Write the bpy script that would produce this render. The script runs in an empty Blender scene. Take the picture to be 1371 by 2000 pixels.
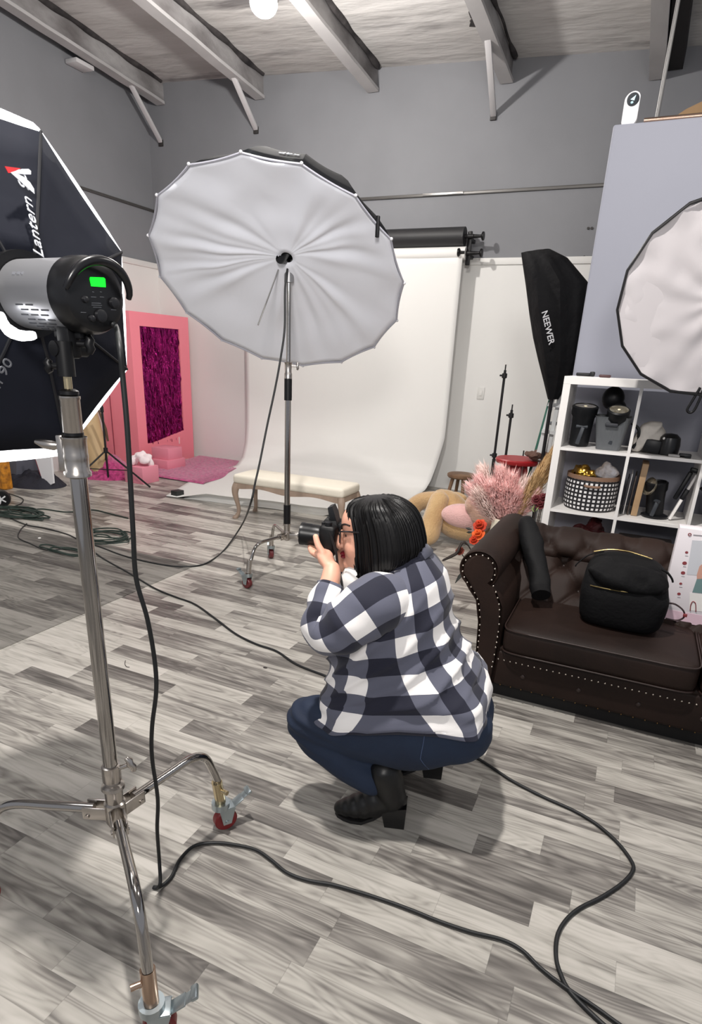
import bpy, bmesh, math, random
from mathutils import Vector, Matrix, noise
R = math.radians
V = Vector
scene = bpy.context.scene
col = scene.collection
random.seed(7)

# ------------------------------------------------------------------ camera
CAM = V((0, 0, 1.43))
FPX, CX, CY = 1191.43, 685.5, 1145.0
pit, rol, yaw = R(20.584), R(2.754), R(23.712)
_Rz = Matrix(((math.cos(yaw), math.sin(yaw), 0), (-math.sin(yaw), math.cos(yaw), 0), (0, 0, 1)))
_B = Matrix(((1, 0, 0), (0, 0, -1), (0, 1, 0)))
_Rx = Matrix(((1, 0, 0), (0, math.cos(pit), -math.sin(pit)), (0, math.sin(pit), math.cos(pit))))
_Rr = Matrix(((math.cos(rol), -math.sin(rol), 0), (math.sin(rol), math.cos(rol), 0), (0, 0, 1)))
MC = _Rr @ _Rx @ _B @ _Rz
MCI = MC.transposed()


def ray(x, y):
    return MCI @ V(((x - CX) / FPX, (y - CY) / FPX, 1.0))


def az(x, y, z=0.0):          # point at height z
    d = ray(x, y)
    return CAM + d * ((z - CAM.z) / d.z)


def ay(x, y, Y):              # point at room depth Y
    d = ray(x, y)
    return CAM + d * (Y / d.y)


def ax(x, y, X):
    d = ray(x, y)
    return CAM + d * (X / d.x)


def ad(x, y, D):
    return CAM + ray(x, y) * D


def apl(x, y, p0, n):         # point on the plane through p0 with normal n
    d = ray(x, y)
    return CAM + d * ((p0 - CAM).dot(n) / d.dot(n))


cam_data = bpy.data.cameras.new('camera')
cam = bpy.data.objects.new('camera', cam_data)
col.objects.link(cam)
rm = Matrix((MC[0], -MC[1], -MC[2])).transposed()
cam.matrix_world = Matrix.Translation(CAM) @ rm.to_4x4()
cam_data.sensor_fit = 'VERTICAL'
cam_data.sensor_height = 36.0
cam_data.lens = FPX / 2000 * 36.0
cam_data.shift_y = 145 / 2000
cam_data.clip_start = 0.02
scene.camera = cam


# ------------------------------------------------------------------ materials
def lin(c):
    r = []
    for v in c[:3]:
        v = v / 255.0
        r.append(v / 12.92 if v <= 0.04045 else ((v + 0.055) / 1.055) ** 2.4)
    return (*r, 1.0)


MATS = {}


def mat(name, c, rough=0.5, metal=0.0, var=0.0, vscale=8.0, bump=0.0, bscale=60.0, emit=0.0, ecol=None, sheen=0.0,
        coat=0.0, trans=0.0, stretch=(1, 1, 1), sss=0.0, spec=None, c2=None, alpha=1.0, bdist=0.01):
    if name in MATS:
        return MATS[name]
    m = bpy.data.materials.new(name)
    m.use_nodes = True
    nt = m.node_tree
    b = nt.nodes['Principled BSDF']
    b.inputs['Base Color'].default_value = lin(c)
    b.inputs['Roughness'].default_value = rough
    b.inputs['Metallic'].default_value = metal
    if spec is not None:
        b.inputs['Specular IOR Level'].default_value = spec
    if sheen:
        b.inputs['Sheen Weight'].default_value = sheen
    if coat:
        b.inputs['Coat Weight'].default_value = coat
    if trans:
        b.inputs['Transmission Weight'].default_value = trans
    if alpha < 1:
        b.inputs['Alpha'].default_value = alpha
    if sss:
        b.inputs['Subsurface Weight'].default_value = sss
        b.inputs['Subsurface Radius'].default_value = (0.02, 0.008, 0.004)
        b.inputs['Subsurface Scale'].default_value = 0.5
    if emit:
        b.inputs['Emission Strength'].default_value = emit
        b.inputs['Emission Color'].default_value = lin(ecol or c)
    if var or c2:
        tc = nt.nodes.new('ShaderNodeTexCoord')
        mp = nt.nodes.new('ShaderNodeMapping')
        mp.inputs['Scale'].default_value = stretch
        nt.links.new(tc.outputs['Object'], mp.inputs['Vector'])
        nz = nt.nodes.new('ShaderNodeTexNoise')
        nz.inputs['Scale'].default_value = vscale
        nz.inputs['Detail'].default_value = 5
        nt.links.new(mp.outputs['Vector'], nz.inputs['Vector'])
        cr = nt.nodes.new('ShaderNodeValToRGB')
        a = lin(c)
        cr.color_ramp.elements[0].position = 0.32
        cr.color_ramp.elements[1].position = 0.68
        if c2:
            cr.color_ramp.elements[0].color = lin(c2)
            cr.color_ramp.elements[1].color = a
        else:
            cr.color_ramp.elements[0].color = tuple(max(0, v * (1 - var)) for v in a[:3]) + (1,)
            cr.color_ramp.elements[1].color = tuple(min(1, v * (1 + var)) for v in a[:3]) + (1,)
        nt.links.new(nz.outputs['Fac'], cr.inputs['Fac'])
        nt.links.new(cr.outputs['Color'], b.inputs['Base Color'])
    if bump:
        tc = nt.nodes.new('ShaderNodeTexCoord')
        mp = nt.nodes.new('ShaderNodeMapping')
        mp.inputs['Scale'].default_value = stretch
        nt.links.new(tc.outputs['Object'], mp.inputs['Vector'])
        nz = nt.nodes.new('ShaderNodeTexNoise')
        nz.inputs['Scale'].default_value = bscale
        nz.inputs['Detail'].default_value = 4
        nt.links.new(mp.outputs['Vector'], nz.inputs['Vector'])
        bp = nt.nodes.new('ShaderNodeBump')
        bp.inputs['Strength'].default_value = bump
        bp.inputs['Distance'].default_value = bdist
        nt.links.new(nz.outputs['Fac'], bp.inputs['Height'])
        nt.links.new(bp.outputs['Normal'], b.inputs['Normal'])
    MATS[name] = m
    return m


# ------------------------------------------------------------------ mesh building
def frame(d):
    d = d.normalized()
    u = d.cross(V((0, 0, 1)))
    if u.length < 1e-3:
        u = V((1, 0, 0))
    u.normalize()
    return u, u.cross(d).normalized(), d


def smooth_pts(pts, n=6, closed=False):
    """Catmull-Rom through the points."""
    P = [V(p) for p in pts]
    out = []
    N = len(P)
    rng = range(N if closed else N - 1)
    for i in rng:
        if closed:
            p0, p1, p2, p3 = P[i - 1], P[i], P[(i + 1) % N], P[(i + 2) % N]
        else:
            p0, p1, p2, p3 = P[max(i - 1, 0)], P[i], P[i + 1], P[min(i + 2, N - 1)]
        for k in range(n):
            t = k / n
            out.append(0.5 * ((2 * p1) + (p2 - p0) * t + (2 * p0 - 5 * p1 + 4 * p2 - p3) * t * t + (3 * p1 - p0 - 3 * p2 + p3) * t ** 3))
    if not closed:
        out.append(P[-1])
    return out


def lerp_list(vals, n):
    out = []
    for i in range(len(vals) - 1):
        for k in range(n):
            out.append(vals[i] + (vals[i + 1] - vals[i]) * k / n)
    out.append(vals[-1])
    return out


class MB:
    def __init__(self):
        self.bm = bmesh.new()
        self.uv = None

    def _uvl(self):
        if self.uv is None:
            self.uv = self.bm.loops.layers.uv.new('UVMap')
        return self.uv

    def box(self, c, s, rot=None, bev=0.0, seg=2):
        r = bmesh.ops.create_cube(self.bm, size=1.0)
        vs = r['verts']
        M = Matrix.Translation(V(c)) @ (rot.to_4x4() if rot else Matrix.Identity(4)) @ Matrix.Diagonal((s[0], s[1], s[2], 1))
        bmesh.ops.transform(self.bm, matrix=M, verts=vs)
        if bev:
            es = list({e for v in vs for e in v.link_edges})
            bmesh.ops.bevel(self.bm, geom=es, offset=bev, segments=seg, profile=0.5, affect='EDGES')
        return self

    def b2(self, lo, hi, bev=0.0, seg=2):
        lo, hi = V(lo), V(hi)
        return self.box((lo + hi) / 2, (hi - lo), None, bev, seg)

    def loft(self, rings, caps=True, closed=True, uvs=None, wrap=False):
        bm = self.bm
        vr = [[bm.verts.new(p) for p in r] for r in rings]
        n = len(vr[0])
        L = self._uvl() if uvs else None
        rr = len(vr)
        for i in range(rr if wrap else rr - 1):
            i2 = (i + 1) % rr
            for j in range(n if closed else n - 1):
                k = (j + 1) % n
                try:
                    f = bm.faces.new((vr[i][j], vr[i][k], vr[i2][k], vr[i2][j]))
                except ValueError:
                    continue
                if uvs:
                    for lp, (a, b) in zip(f.loops, ((i, j), (i, j + 1), (i2, j + 1), (i2, j))):
                        lp[L].uv = uvs(a, b)
        if caps and closed and not wrap:
            for r, fl in ((vr[0], True), (vr[-1], False)):
                try:
                    f = bm.faces.new(r[::-1] if fl else r)
                    if uvs:
                        ii = 0 if fl else rr - 1
                        for lp in f.loops:
                            lp[L].uv = uvs(ii, 0)
                except ValueError:
                    pass
        return self

    def tube(self, pts, r, seg=10, caps=True, closed=False, up=None, flat=1.0):
        P = [V(p) for p in pts]
        n = len(P)
        rs = r if isinstance(r, (list, tuple)) else [r] * n
        rings = []
        pu = None
        for i, p in enumerate(P):
            if closed:
                d = P[(i + 1) % n] - P[i - 1]
            else:
                d = P[min(i + 1, n - 1)] - P[max(i - 1, 0)]
            if d.length < 1e-9:
                d = V((0, 0, 1))
            d.normalize()
            if pu is None:
                pu = V(up) if up else frame(d)[0]
            u = pu - d * pu.dot(d)
            if u.length < 1e-5:
                u = frame(d)[0]
            u.normalize()
            pu = u
            w = d.cross(u)
            rings.append([p + (u * math.cos(a) + w * math.sin(a) * flat) * rs[i] for a in [2 * math.pi * k / seg for k in range(seg)]])
        return self.loft(rings, caps=caps, wrap=closed)

    def cyl(self, a, b, r1, r2=None, seg=20):
        return self.tube([a, b], [r1, r1 if r2 is None else r2], seg)

    def lathe(self, prof, o, axis=(0, 0, 1), seg=24, sx=1.0, sy=1.0, up=None):
        """prof: (radius, height) pairs along axis."""
        u, w, d = frame(V(axis))
        if up:
            u = (V(up) - d * V(up).dot(d)).normalized()
            w = d.cross(u)
        o = V(o)
        rings = [[o + d * h + (u * math.cos(a) * sx + w * math.sin(a) * sy) * max(r, 1e-4) for a in [2 * math.pi * k / seg for k in range(seg)]] for r, h in prof]
        return self.loft(rings)

    def ball(self, c, r, rot=None, seg=20, rings=12):
        if not isinstance(r, (tuple, list)):
            r = (r, r, r)
        q = bmesh.ops.create_uvsphere(self.bm, u_segments=seg, v_segments=rings, radius=1.0)
        M = Matrix.Translation(V(c)) @ (rot.to_4x4() if rot else Matrix.Identity(4)) @ Matrix.Diagonal((*r, 1))
        bmesh.ops.transform(self.bm, matrix=M, verts=q['verts'])
        return self

    def prism(self, poly, ext):
        ext = V(ext)
        a = [self.bm.verts.new(V(p)) for p in poly]
        b = [self.bm.verts.new(V(p) + ext) for p in poly]
        n = len(a)
        self.bm.faces.new(a[::-1])
        self.bm.faces.new(b)
        for i in range(n):
            self.bm.faces.new((a[i], a[(i + 1) % n], b[(i + 1) % n], b[i]))
        return self

    def torus(self, c, axis, R1, r, seg=32, s2=10):
        u, w, d = frame(V(axis))
        c = V(c)
        return self.tube([c + (u * math.cos(a) + w * math.sin(a)) * R1 for a in [2 * math.pi * k / seg for k in range(seg)]], r, s2, closed=True)

    def sheet(self, fn, nu, nv, thick=0.0, uv=None):
        """grid surface fn(u, v) in 0..1"""
        g = [[fn(i / nu, j / nv) for j in range(nv + 1)] for i in range(nu + 1)]
        self.loft(g, caps=False, closed=False, uvs=(lambda i, j: (i / nu, j / nv)) if uv else None)
        self.th = thick
        return self

    def build(self, name, m, parent=None, ang=40, flip=False, solid=0.0, sub=0, offset=0):
        bm = self.bm
        bmesh.ops.recalc_face_normals(bm, faces=bm.faces)
        if flip:
            bmesh.ops.reverse_faces(bm, faces=bm.faces)
        me = bpy.data.meshes.new(name)
        bm.to_mesh(me)
        bm.free()
        if ang:
            me.polygons.foreach_set('use_smooth', [True] * len(me.polygons))
            me.set_sharp_from_angle(angle=R(ang))
        ob = bpy.data.objects.new(name, me)
        col.objects.link(ob)
        if m:
            me.materials.append(m)
        if solid:
            md = ob.modifiers.new('solid', 'SOLIDIFY')
            md.thickness = solid
            md.offset = offset
        if sub:
            md = ob.modifiers.new('sub', 'SUBSURF')
            md.levels = sub
            md.render_levels = sub
        if parent is not None:
            setp(ob, parent)
        return ob


WM = {}


def wmat(o):
    if o.name in WM:
        return WM[o.name]
    return Matrix.Identity(4)


def setp(ob, parent):
    ob.parent = parent
    ob.matrix_parent_inverse = wmat(parent).inverted()


def tag(o, label=None, cat=None, group=None, kind=None):
    if label:
        o['label'] = label
    if cat:
        o['category'] = cat
    if group:
        o['group'] = group
    if kind:
        o['kind'] = kind
    return o


def thing(name, label, cat, loc=(0, 0, 0), group=None):
    o = bpy.data.objects.new(name, None)
    o.empty_display_size = 0.05
    col.objects.link(o)
    o.location = V(loc)
    WM[o.name] = Matrix.Translation(V(loc))
    tag(o, label, cat, group)
    return o


def struct(o):
    o['kind'] = 'structure'
    return o


def text_mesh(name, s, size, origin, xd, yd, m, parent, ext=0.0008, align='CENTER', shear=0.0, bold=0.0, label=None):
    cu = bpy.data.curves.new(name, 'FONT')
    cu.body = s
    cu.size = size
    cu.extrude = ext
    cu.align_x = align
    cu.align_y = 'CENTER'
    cu.shear = shear
    cu.offset = bold
    cu.resolution_u = 3
    ob = bpy.data.objects.new(name + '_tmp', cu)
    col.objects.link(ob)
    dg = bpy.context.evaluated_depsgraph_get()
    me = bpy.data.meshes.new_from_object(ob.evaluated_get(dg))
    bpy.data.objects.remove(ob)
    xd = V(xd).normalized()
    yd = V(yd)
    yd = (yd - xd * yd.dot(xd)).normalized()
    zd = xd.cross(yd)
    M = Matrix.Translation(V(origin)) @ Matrix((xd, yd, zd)).transposed().to_4x4()
    me.transform(M)
    me.name = name
    o2 = bpy.data.objects.new(name, me)
    col.objects.link(o2)
    me.materials.clear()
    me.materials.append(m)
    if parent is not None:
        setp(o2, parent)
    if label:
        o2['label'] = label
    return o2


def remesh_obj(ob, voxel, smooth=6, factor=0.5):
    """fuse overlapping shells of ob into one continuous skin (evaluated here, kept as plain mesh)."""
    md = ob.modifiers.new('rm', 'REMESH')
    md.mode = 'VOXEL'
    md.voxel_size = voxel
    if smooth:
        ms = ob.modifiers.new('sm', 'SMOOTH')
        ms.iterations = smooth
        ms.factor = factor
    dg = bpy.context.evaluated_depsgraph_get()
    me = bpy.data.meshes.new_from_object(ob.evaluated_get(dg))
    ob.modifiers.clear()
    old = ob.data
    mats = list(old.materials)
    ob.data = me
    me.materials.clear()
    for m_ in mats:
        me.materials.append(m_)
    me.polygons.foreach_set('use_smooth', [True] * len(me.polygons))
    return ob


# shared materials
BLACK = mat('black_plastic', (15, 15, 17), 0.4, spec=.3)
MBLACK = mat('matte_black_metal', (26, 25, 27), 0.5, 0.3)
CHROME = mat('chrome', (176, 172, 168), 0.1, 1.0)
STEEL = mat('brushed_steel', (176, 174, 172), 0.3, 1.0)
ZINC = mat('zinc_plate', (170, 180, 184), 0.32, 0.9)
RUBBER = mat('black_rubber_cable', (20, 22, 24), 0.55)
WHITEP = mat('white_laminate', (236, 233, 230), 0.45)



def cable(name, pts, r, m, label, n=8, cat='cable', seg=8, group=None, parent=None):
    ob = MB().tube(smooth_pts(pts, n), r, seg).build(name, m, parent, ang=60)
    if parent is None:
        tag(ob, label, cat, group)
    return ob
# ------------------------------------------------------------------ the room
YB, XL = 7.15, -6.17
XR, YF = 4.5, -2.5


def node(nt, t, **kw):
    n = nt.nodes.new(t)
    for k, v in kw.items():
        if hasattr(n, k):
            setattr(n, k, v)
        else:
            n.inputs[k].default_value = v
    return n


def floor_material(name, dark=1.0, rough=0.32, shift=0.0):
    m = bpy.data.materials.new(name)
    m.use_nodes = True
    nt = m.node_tree
    b = nt.nodes['Principled BSDF']
    L = nt.links.new

    def math_(op, a, bb=None, c=None):
        n = nt.nodes.new('ShaderNodeMath')
        n.operation = op
        for i, v in enumerate((a, bb, c)):
            if v is None:
                continue
            if isinstance(v, (int, float)):
                n.inputs[i].default_value = v
            else:
                L(v, n.inputs[i])
        return n.outputs[0]
    tc = nt.nodes.new('ShaderNodeTexCoord')
    sp = nt.nodes.new('ShaderNodeSeparateXYZ')
    L(tc.outputs['Object'], sp.inputs[0])
    x, y = sp.outputs[0], sp.outputs[1]
    w, ln = 0.0943, 0.47
    yy = math_('DIVIDE', math_('SUBTRACT', y, 0.968 + shift), w)
    row = math_('FLOOR', yy)
    wn = nt.nodes.new('ShaderNodeTexWhiteNoise')
    wn.noise_dimensions = '1D'
    L(row, wn.inputs['W'])
    xo = math_('ADD', math_('DIVIDE', x, ln), math_('MULTIPLY', wn.outputs['Value'], 7.0))
    # uneven plank lengths
    colm = math_('FLOOR', xo)
    fx = math_('FRACT', xo)
    wn2 = nt.nodes.new('ShaderNodeTexWhiteNoise')
    wn2.noise_dimensions = '2D'
    cb = nt.nodes.new('ShaderNodeCombineXYZ')
    L(colm, cb.inputs[0])
    L(row, cb.inputs[1])
    L(cb.outputs[0], wn2.inputs['Vector'])
    cellv = wn2.outputs['Value']
    # grain: stretched noise, shifted per plank, bent for cathedral figure
    off = nt.nodes.new('ShaderNodeVectorMath')
    off.operation = 'MULTIPLY_ADD'
    L(wn2.outputs['Color'], off.inputs[0])
    off.inputs[1].default_value = (37, 41, 13)
    L(tc.outputs['Object'], off.inputs[2])
    # cathedral warp
    nw = nt.nodes.new('ShaderNodeTexNoise')
    nw.inputs['Scale'].default_value = 3.2
    nw.inputs['Detail'].default_value = 1.5
    mpw = nt.nodes.new('ShaderNodeMapping')
    mpw.inputs['Scale'].default_value = (0.55, 4.2, 1)
    L(off.outputs[0], mpw.inputs['Vector'])
    L(mpw.outputs[0], nw.inputs['Vector'])
    rings = math_('FRACT', math_('MULTIPLY', nw.outputs['Fac'], 15.0))
    ringl = math_('SMOOTH_MIN', math_('MULTIPLY', math_('ABSOLUTE', math_('SUBTRACT', rings, 0.5)), 2.0), 0.8, 0.2)
    mp = nt.nodes.new('ShaderNodeMapping')
    mp.inputs['Scale'].default_value = (2.2, 42, 1)
    L(off.outputs[0], mp.inputs['Vector'])
    ng = nt.nodes.new('ShaderNodeTexNoise')
    ng.inputs['Scale'].default_value = 1.0
    ng.inputs['Detail'].default_value = 6
    ng.inputs['Roughness'].default_value = 0.40
    ng.inputs['Distortion'].default_value = 0.6
    L(mp.outputs[0], ng.inputs['Vector'])
    mp2 = nt.nodes.new('ShaderNodeMapping')
    mp2.inputs['Scale'].default_value = (2.2, 9, 1)
    L(off.outputs[0], mp2.inputs['Vector'])
    nb = nt.nodes.new('ShaderNodeTexNoise')
    nb.inputs['Scale'].default_value = 1.4
    nb.inputs['Detail'].default_value = 3
    L(mp2.outputs[0], nb.inputs['Vector'])
    # total tone
    t = math_('MULTIPLY', cellv, 0.44)
    t = math_('ADD', t, math_('MULTIPLY', ng.outputs['Fac'], 0.66))
    t = math_('ADD', t, math_('MULTIPLY', nb.outputs['Fac'], 0.62))
    t = math_('SUBTRACT', t, 0.37)
    t = math_('ADD', t, math_('MULTIPLY', ringl, 0.15))
    cr = nt.nodes.new('ShaderNodeValToRGB')
    cr.color_ramp.interpolation = 'B_SPLINE'
    els = cr.color_ramp.elements
    els[0].position = 0.2
    els[1].position = 0.86
    els[0].color = lin((82, 78, 75))
    els[1].color = lin((216, 211, 203))
    e = els.new(0.45)
    e.color = lin((136, 131, 126))
    e = els.new(0.64)
    e.color = lin((191, 187, 178))
    L(t, cr.inputs['Fac'])
    # seams
    fy = math_('FRACT', yy)
    ey = math_('MULTIPLY', math_('MINIMUM', fy, math_('SUBTRACT', 1.0, fy)), w)
    ex = math_('MULTIPLY', math_('MINIMUM', fx, math_('SUBTRACT', 1.0, fx)), ln)
    ed = math_('MINIMUM', ex, ey)
    seam = nt.nodes.new('ShaderNodeMapRange')
    seam.inputs['From Min'].default_value = 0.0
    seam.inputs['From Max'].default_value = 0.0014
    seam.inputs['To Min'].default_value = 0.72
    seam.inputs['To Max'].default_value = 1.0
    L(ed, seam.inputs['Value'])
    sc = nt.nodes.new('ShaderNodeVectorMath')
    sc.operation = 'SCALE'
    L(cr.outputs['Color'], sc.inputs[0])
    L(math_('MULTIPLY', seam.outputs[0], dark), sc.inputs['Scale'])
    L(sc.outputs[0], b.inputs['Base Color'])
    b.inputs['Roughness'].default_value = rough
    b.inputs['Specular IOR Level'].default_value = 0.4
    bp = nt.nodes.new('ShaderNodeBump')
    bp.inputs['Strength'].default_value = 0.12
    bp.inputs['Distance'].default_value = 0.002
    L(ng.outputs['Fac'], bp.inputs['Height'])
    L(bp.outputs['Normal'], b.inputs['Normal'])
    return m


FLOOR = floor_material('wood_print_vinyl', 0.77, 0.36)
struct(MB().b2((XL, YF, -0.06), (XR, YB, 0)).build('floor', FLOOR))

GREY = mat('grey_wall_paint', (128, 129, 133), 0.7, var=0.05, vscale=1.5)
WHITEW = mat('white_wall_paint', (224, 223, 220), 0.6, var=0.015, vscale=2)
struct(MB().b2((XL - 0.12, YB, -0.06), (XR, YB + 0.12, 5.2)).build('wall_back', GREY))
struct(MB().b2((XL - 0.12, YF, -0.06), (XL, YB, 5.2)).build('wall_left', GREY))
# white painted lower sheeting with a small cap ledge
struct(MB().b2((XL + 0.014, YB - 0.014, 0), (XR, YB, 2.40)).build('trim_1', WHITEW))
struct(MB().b2((XL + 0.02, YB - 0.03, 2.40), (XR, YB, 2.465), 0.004).build('trim_2', WHITEW))
struct(MB().b2((XL, YF, 0), (XL + 0.014, YB - 0.014, 2.40)).build('trim_3', WHITEW))
struct(MB().b2((XL, YF, 2.40), (XL + 0.03, YB - 0.03, 2.465), 0.004).build('trim_4', WHITEW))
DTRIM = mat('grey_conduit', (118, 117, 116), 0.4, 0.4)
STRIPM = mat('dull_metal_strip', (96, 94, 92), 0.4, 0.5)
struct(MB().b2((XL, YB - 0.02, 3.055), (XR, YB, 3.085), 0.004).build('trim_5', STRIPM))
struct(MB().b2((XL, YF, 3.055), (XL + 0.02, YB, 3.085), 0.004).build('trim_6', STRIPM))
a5 = ay(826, 391, YB)
b5 = ay(905, 388, YB)
struct(MB().b2((a5.x, YB - 0.032, 3.06), (b5.x, YB - 0.02, 3.083), 0.003).build('trim_bright_strip', mat('strip_white_glint', (205, 203, 200), 0.25, 0.9)))  # white glint on the trim, put in as a short brighter strip


def zc(x, y):                 # underside of the sloping roof
    return 4.06 - 0.058 * x + 0.055 * (YB - y)


CEIL = mat('painted_roof_decking', (216, 214, 212), 0.8, c2=(184, 181, 178), vscale=0.8, bump=0.5, bscale=3, stretch=(0.6, 2.2, 1), bdist=0.05)


def ceiling_stains(m):
    nt = m.node_tree
    b = nt.nodes['Principled BSDF']
    src = b.inputs['Base Color'].links[0].from_socket
    tc = nt.nodes.new('ShaderNodeTexCoord')
    mp = nt.nodes.new('ShaderNodeMapping')
    mp.inputs['Scale'].default_value = (0.5, 3.0, 1)
    nt.links.new(tc.outputs['Object'], mp.inputs[0])
    nz = nt.nodes.new('ShaderNodeTexNoise')
    nz.inputs['Scale'].default_value = 0.9
    nz.inputs['Detail'].default_value = 5
    nz.inputs['Roughness'].default_value = 0.65
    nt.links.new(mp.outputs[0], nz.inputs['Vector'])
    cr = nt.nodes.new('ShaderNodeValToRGB')
    cr.color_ramp.elements[0].position = 0.33
    cr.color_ramp.elements[0].color = (0.34, 0.33, 0.34, 1)
    cr.color_ramp.elements[1].position = 0.47
    cr.color_ramp.elements[1].color = (1, 1, 1, 1)
    nt.links.new(nz.outputs['Fac'], cr.inputs['Fac'])
    mx = nt.nodes.new('ShaderNodeMix')
    mx.data_type = 'RGBA'
    mx.blend_type = 'MULTIPLY'
    mx.inputs[0].default_value = 1.0
    nt.links.new(src, mx.inputs[6])
    nt.links.new(cr.outputs[0], mx.inputs[7])
    nt.links.new(mx.outputs[2], b.inputs['Base Color'])


ceiling_stains(CEIL)
cb_ = MB()
x0, x1, y0, y1 = XL - 0.12, XR, YF, YB + 0.12
low = [V((x0, y0, zc(x0, y0))), V((x1, y0, zc(x1, y0))), V((x1, y1, zc(x1, y1))), V((x0, y1, zc(x0, y1)))]
cb_.prism(low, (0, 0, 0.1))
struct(cb_.build('ceiling', CEIL, ang=0))

# roof beams running to the back wall
BEAM = mat('painted_timber_beam', (168, 166, 166), 0.75, c2=(104, 100, 100), vscale=2.2, bump=0.5, bscale=14, stretch=(4, 0.8, 1.5), bdist=0.02)
FLAN = mat('beam_bottom_board', (178, 176, 176), 0.7, var=0.08, vscale=3)
STAIN = mat('dark_torn_insulation', (70, 66, 66), 0.9, c2=(28, 25, 27), vscale=7, bump=0.8, bscale=20)
bx = [(-5.95, 4.207), (-4.54, 4.126), (-3.15, 4.06), (-1.75, 3.99), (-0.41, 3.88)]
blabels = ['white painted roof beam beside the left wall', 'second roof beam from the left wall, above the umbrella',
           'middle roof beam just right of the bright lamp', 'roof beam with a torn dark patch beside it', 'roof beam beside the dark gap at the right']
for i, (xb, zb) in enumerate(bx):
    t = thing('roof_beam', blabels[i], 'beam', (xb, YB, zb))
    h = 0.05 if i else 0.05
    mb = MB()
    n = 46
    rings = []
    rng = random.Random(i)
    for k in range(n + 1):
        y = YB + (YF - YB) * k / n
        dz = 0.055 * (YB - y)
        jz = 0.012 * noise.noise(V((xb, y * 2.1, 1))) * (1 if i < 3 else .4)
        zt = zc(xb, y) + 0.01
        z0 = zb + dz + jz
        w = 0.035
        rings.append([V((xb - w, y, z0)), V((xb + w, y, z0)), V((xb + w, y, zt)), V((xb - w, y, zt))])
    mb.loft(rings)
    mb.build('beam_web', BEAM, t, ang=30)
    mb = MB()
    rings = []
    for k in range(n + 1):
        y = YB - 0.02 + (YF - YB) * k / n
        dz = 0.055 * (YB - y)
        jz = 0.012 * noise.noise(V((xb, y * 2.1, 1))) * (1 if i < 3 else .4)
        z0 = zb + dz + jz
        w = 0.062
        rings.append([V((xb - w, y, z0 - 0.03)), V((xb + w, y, z0 - 0.03)), V((xb + w, y, z0)), V((xb - w, y, z0))])
    mb.loft(rings)
    mb.build('bottom_board', FLAN, t, ang=30)
    # ragged dark insulation along the top joint
    mb = MB()
    pts, rs = [], []
    for k in range(150):
        y = YB - 0.05 - k * 0.062
        pts.append(V((xb + 0.055 + 0.02 * noise.noise(V((xb, y * 3, 3))), y, zc(xb, y) - 0.006)))
        rs.append(0.012 + 0.05 * max(0, noise.noise(V((xb * 3, y * 2.6, 7))) + 0.15) + (0.01 if i in (0, 1) else 0))
    mb.tube(pts, rs, 7)
    mb.build('torn_insulation', STAIN, t, ang=60)

# struts from beam to wall
STRUT = mat('white_painted_strut', (205, 203, 204), 0.6)
for (pt, pb, xb, lab) in (((250, 170), (315, 280), -5.95, 'white diagonal strut at the left wall corner'),
                          ((450, 150), (500, 255), -4.54, 'white diagonal strut above the left of the umbrella'),
                          ((945, 112), (962, 228), -1.75, 'white diagonal strut above the black paper roll')):
    a = ax(pt[0], pt[1], xb)
    a = V((xb, a.y, bx[[b[0] for b in bx].index(xb)][1] + 0.055 * (YB - a.y) + 0.02))
    b = ay(pb[0], pb[1], YB)
    b.x = a.x + (b.x - a.x) * 0.9
    t = thing('roof_strut', lab, 'strut', b, 'diagonal struts between beams and wall')
    d = (b - a).normalized()
    u = V((1, 0, 0))
    w = d.cross(u).normalized()
    rot = Matrix((u, w, d)).transposed()
    MB().box((a + b) / 2, (0.055, 0.03, (b - a).length), rot, 0.004).build('bar', STRUT, t)
    MB().box(b + V((0, -0.012, -0.0)), (0.06, 0.025, 0.07), None, 0.004).build('foot_plate', mat('dark_bolt', (50, 47, 46), .6), t)
a = ay(143, 124, 6.2)
tb = MB().box(ax(156, 127, XL + 0.09), (0.16, 0.24, 0.04), None, 0.006).build('stub_board', STRUT)
tag(tb, 'short white board end poking out under the beam at the left wall', 'board')
# near-black block painting the shade of the gap beside the last beam + torn patch
g = MB().prism([V((-.342, YB - .02, zc(-.3, YB) - .17)), V((-.342, 3, zc(-.3, 3) - .17)), V((-.342, 3, zc(-.2, 3) - .012)), V((-.342, YB - .02, zc(-.2, YB) - .012))], (.13, 0, 0)).build('gap_shade_block', mat('dark_cavity', (26, 23, 25), .9), None)
tag(g, 'near-black block painting the shaded gap right of the last beam', 'board')
mb = MB()
pc = ay(918, 68, 6.3)
for k in range(7):
    rr = random.Random(k)
    x = ay(912 + k * 3, 50 + 8 * k, 6.3).x
    y = 6.3 + 0.07 * (3 - k)
    mb.box((x, y, zc(x, y) - 0.004), (0.03 + 0.05 * rr.random(), 0.05 + 0.05 * rr.random(), 0.012), Matrix.Rotation(rr.random(), 3, 'Z'))
tag(mb.build('torn_patch', STAIN), 'dark torn patch in the ceiling beside the fourth beam', 'hole')
# conduit pole by the partition
cb = MB()
q_ = ay(1279, 250, 4.35)
cb.tube([V((q_.x, q_.y, 0)), q_, V((q_.x, q_.y, zc(q_.x, q_.y)))], 0.011, 10)
o = cb.build('conduit_pole', DTRIM)
tag(o, 'thin grey pole rising from behind the partition to the roof', 'pole')

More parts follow.
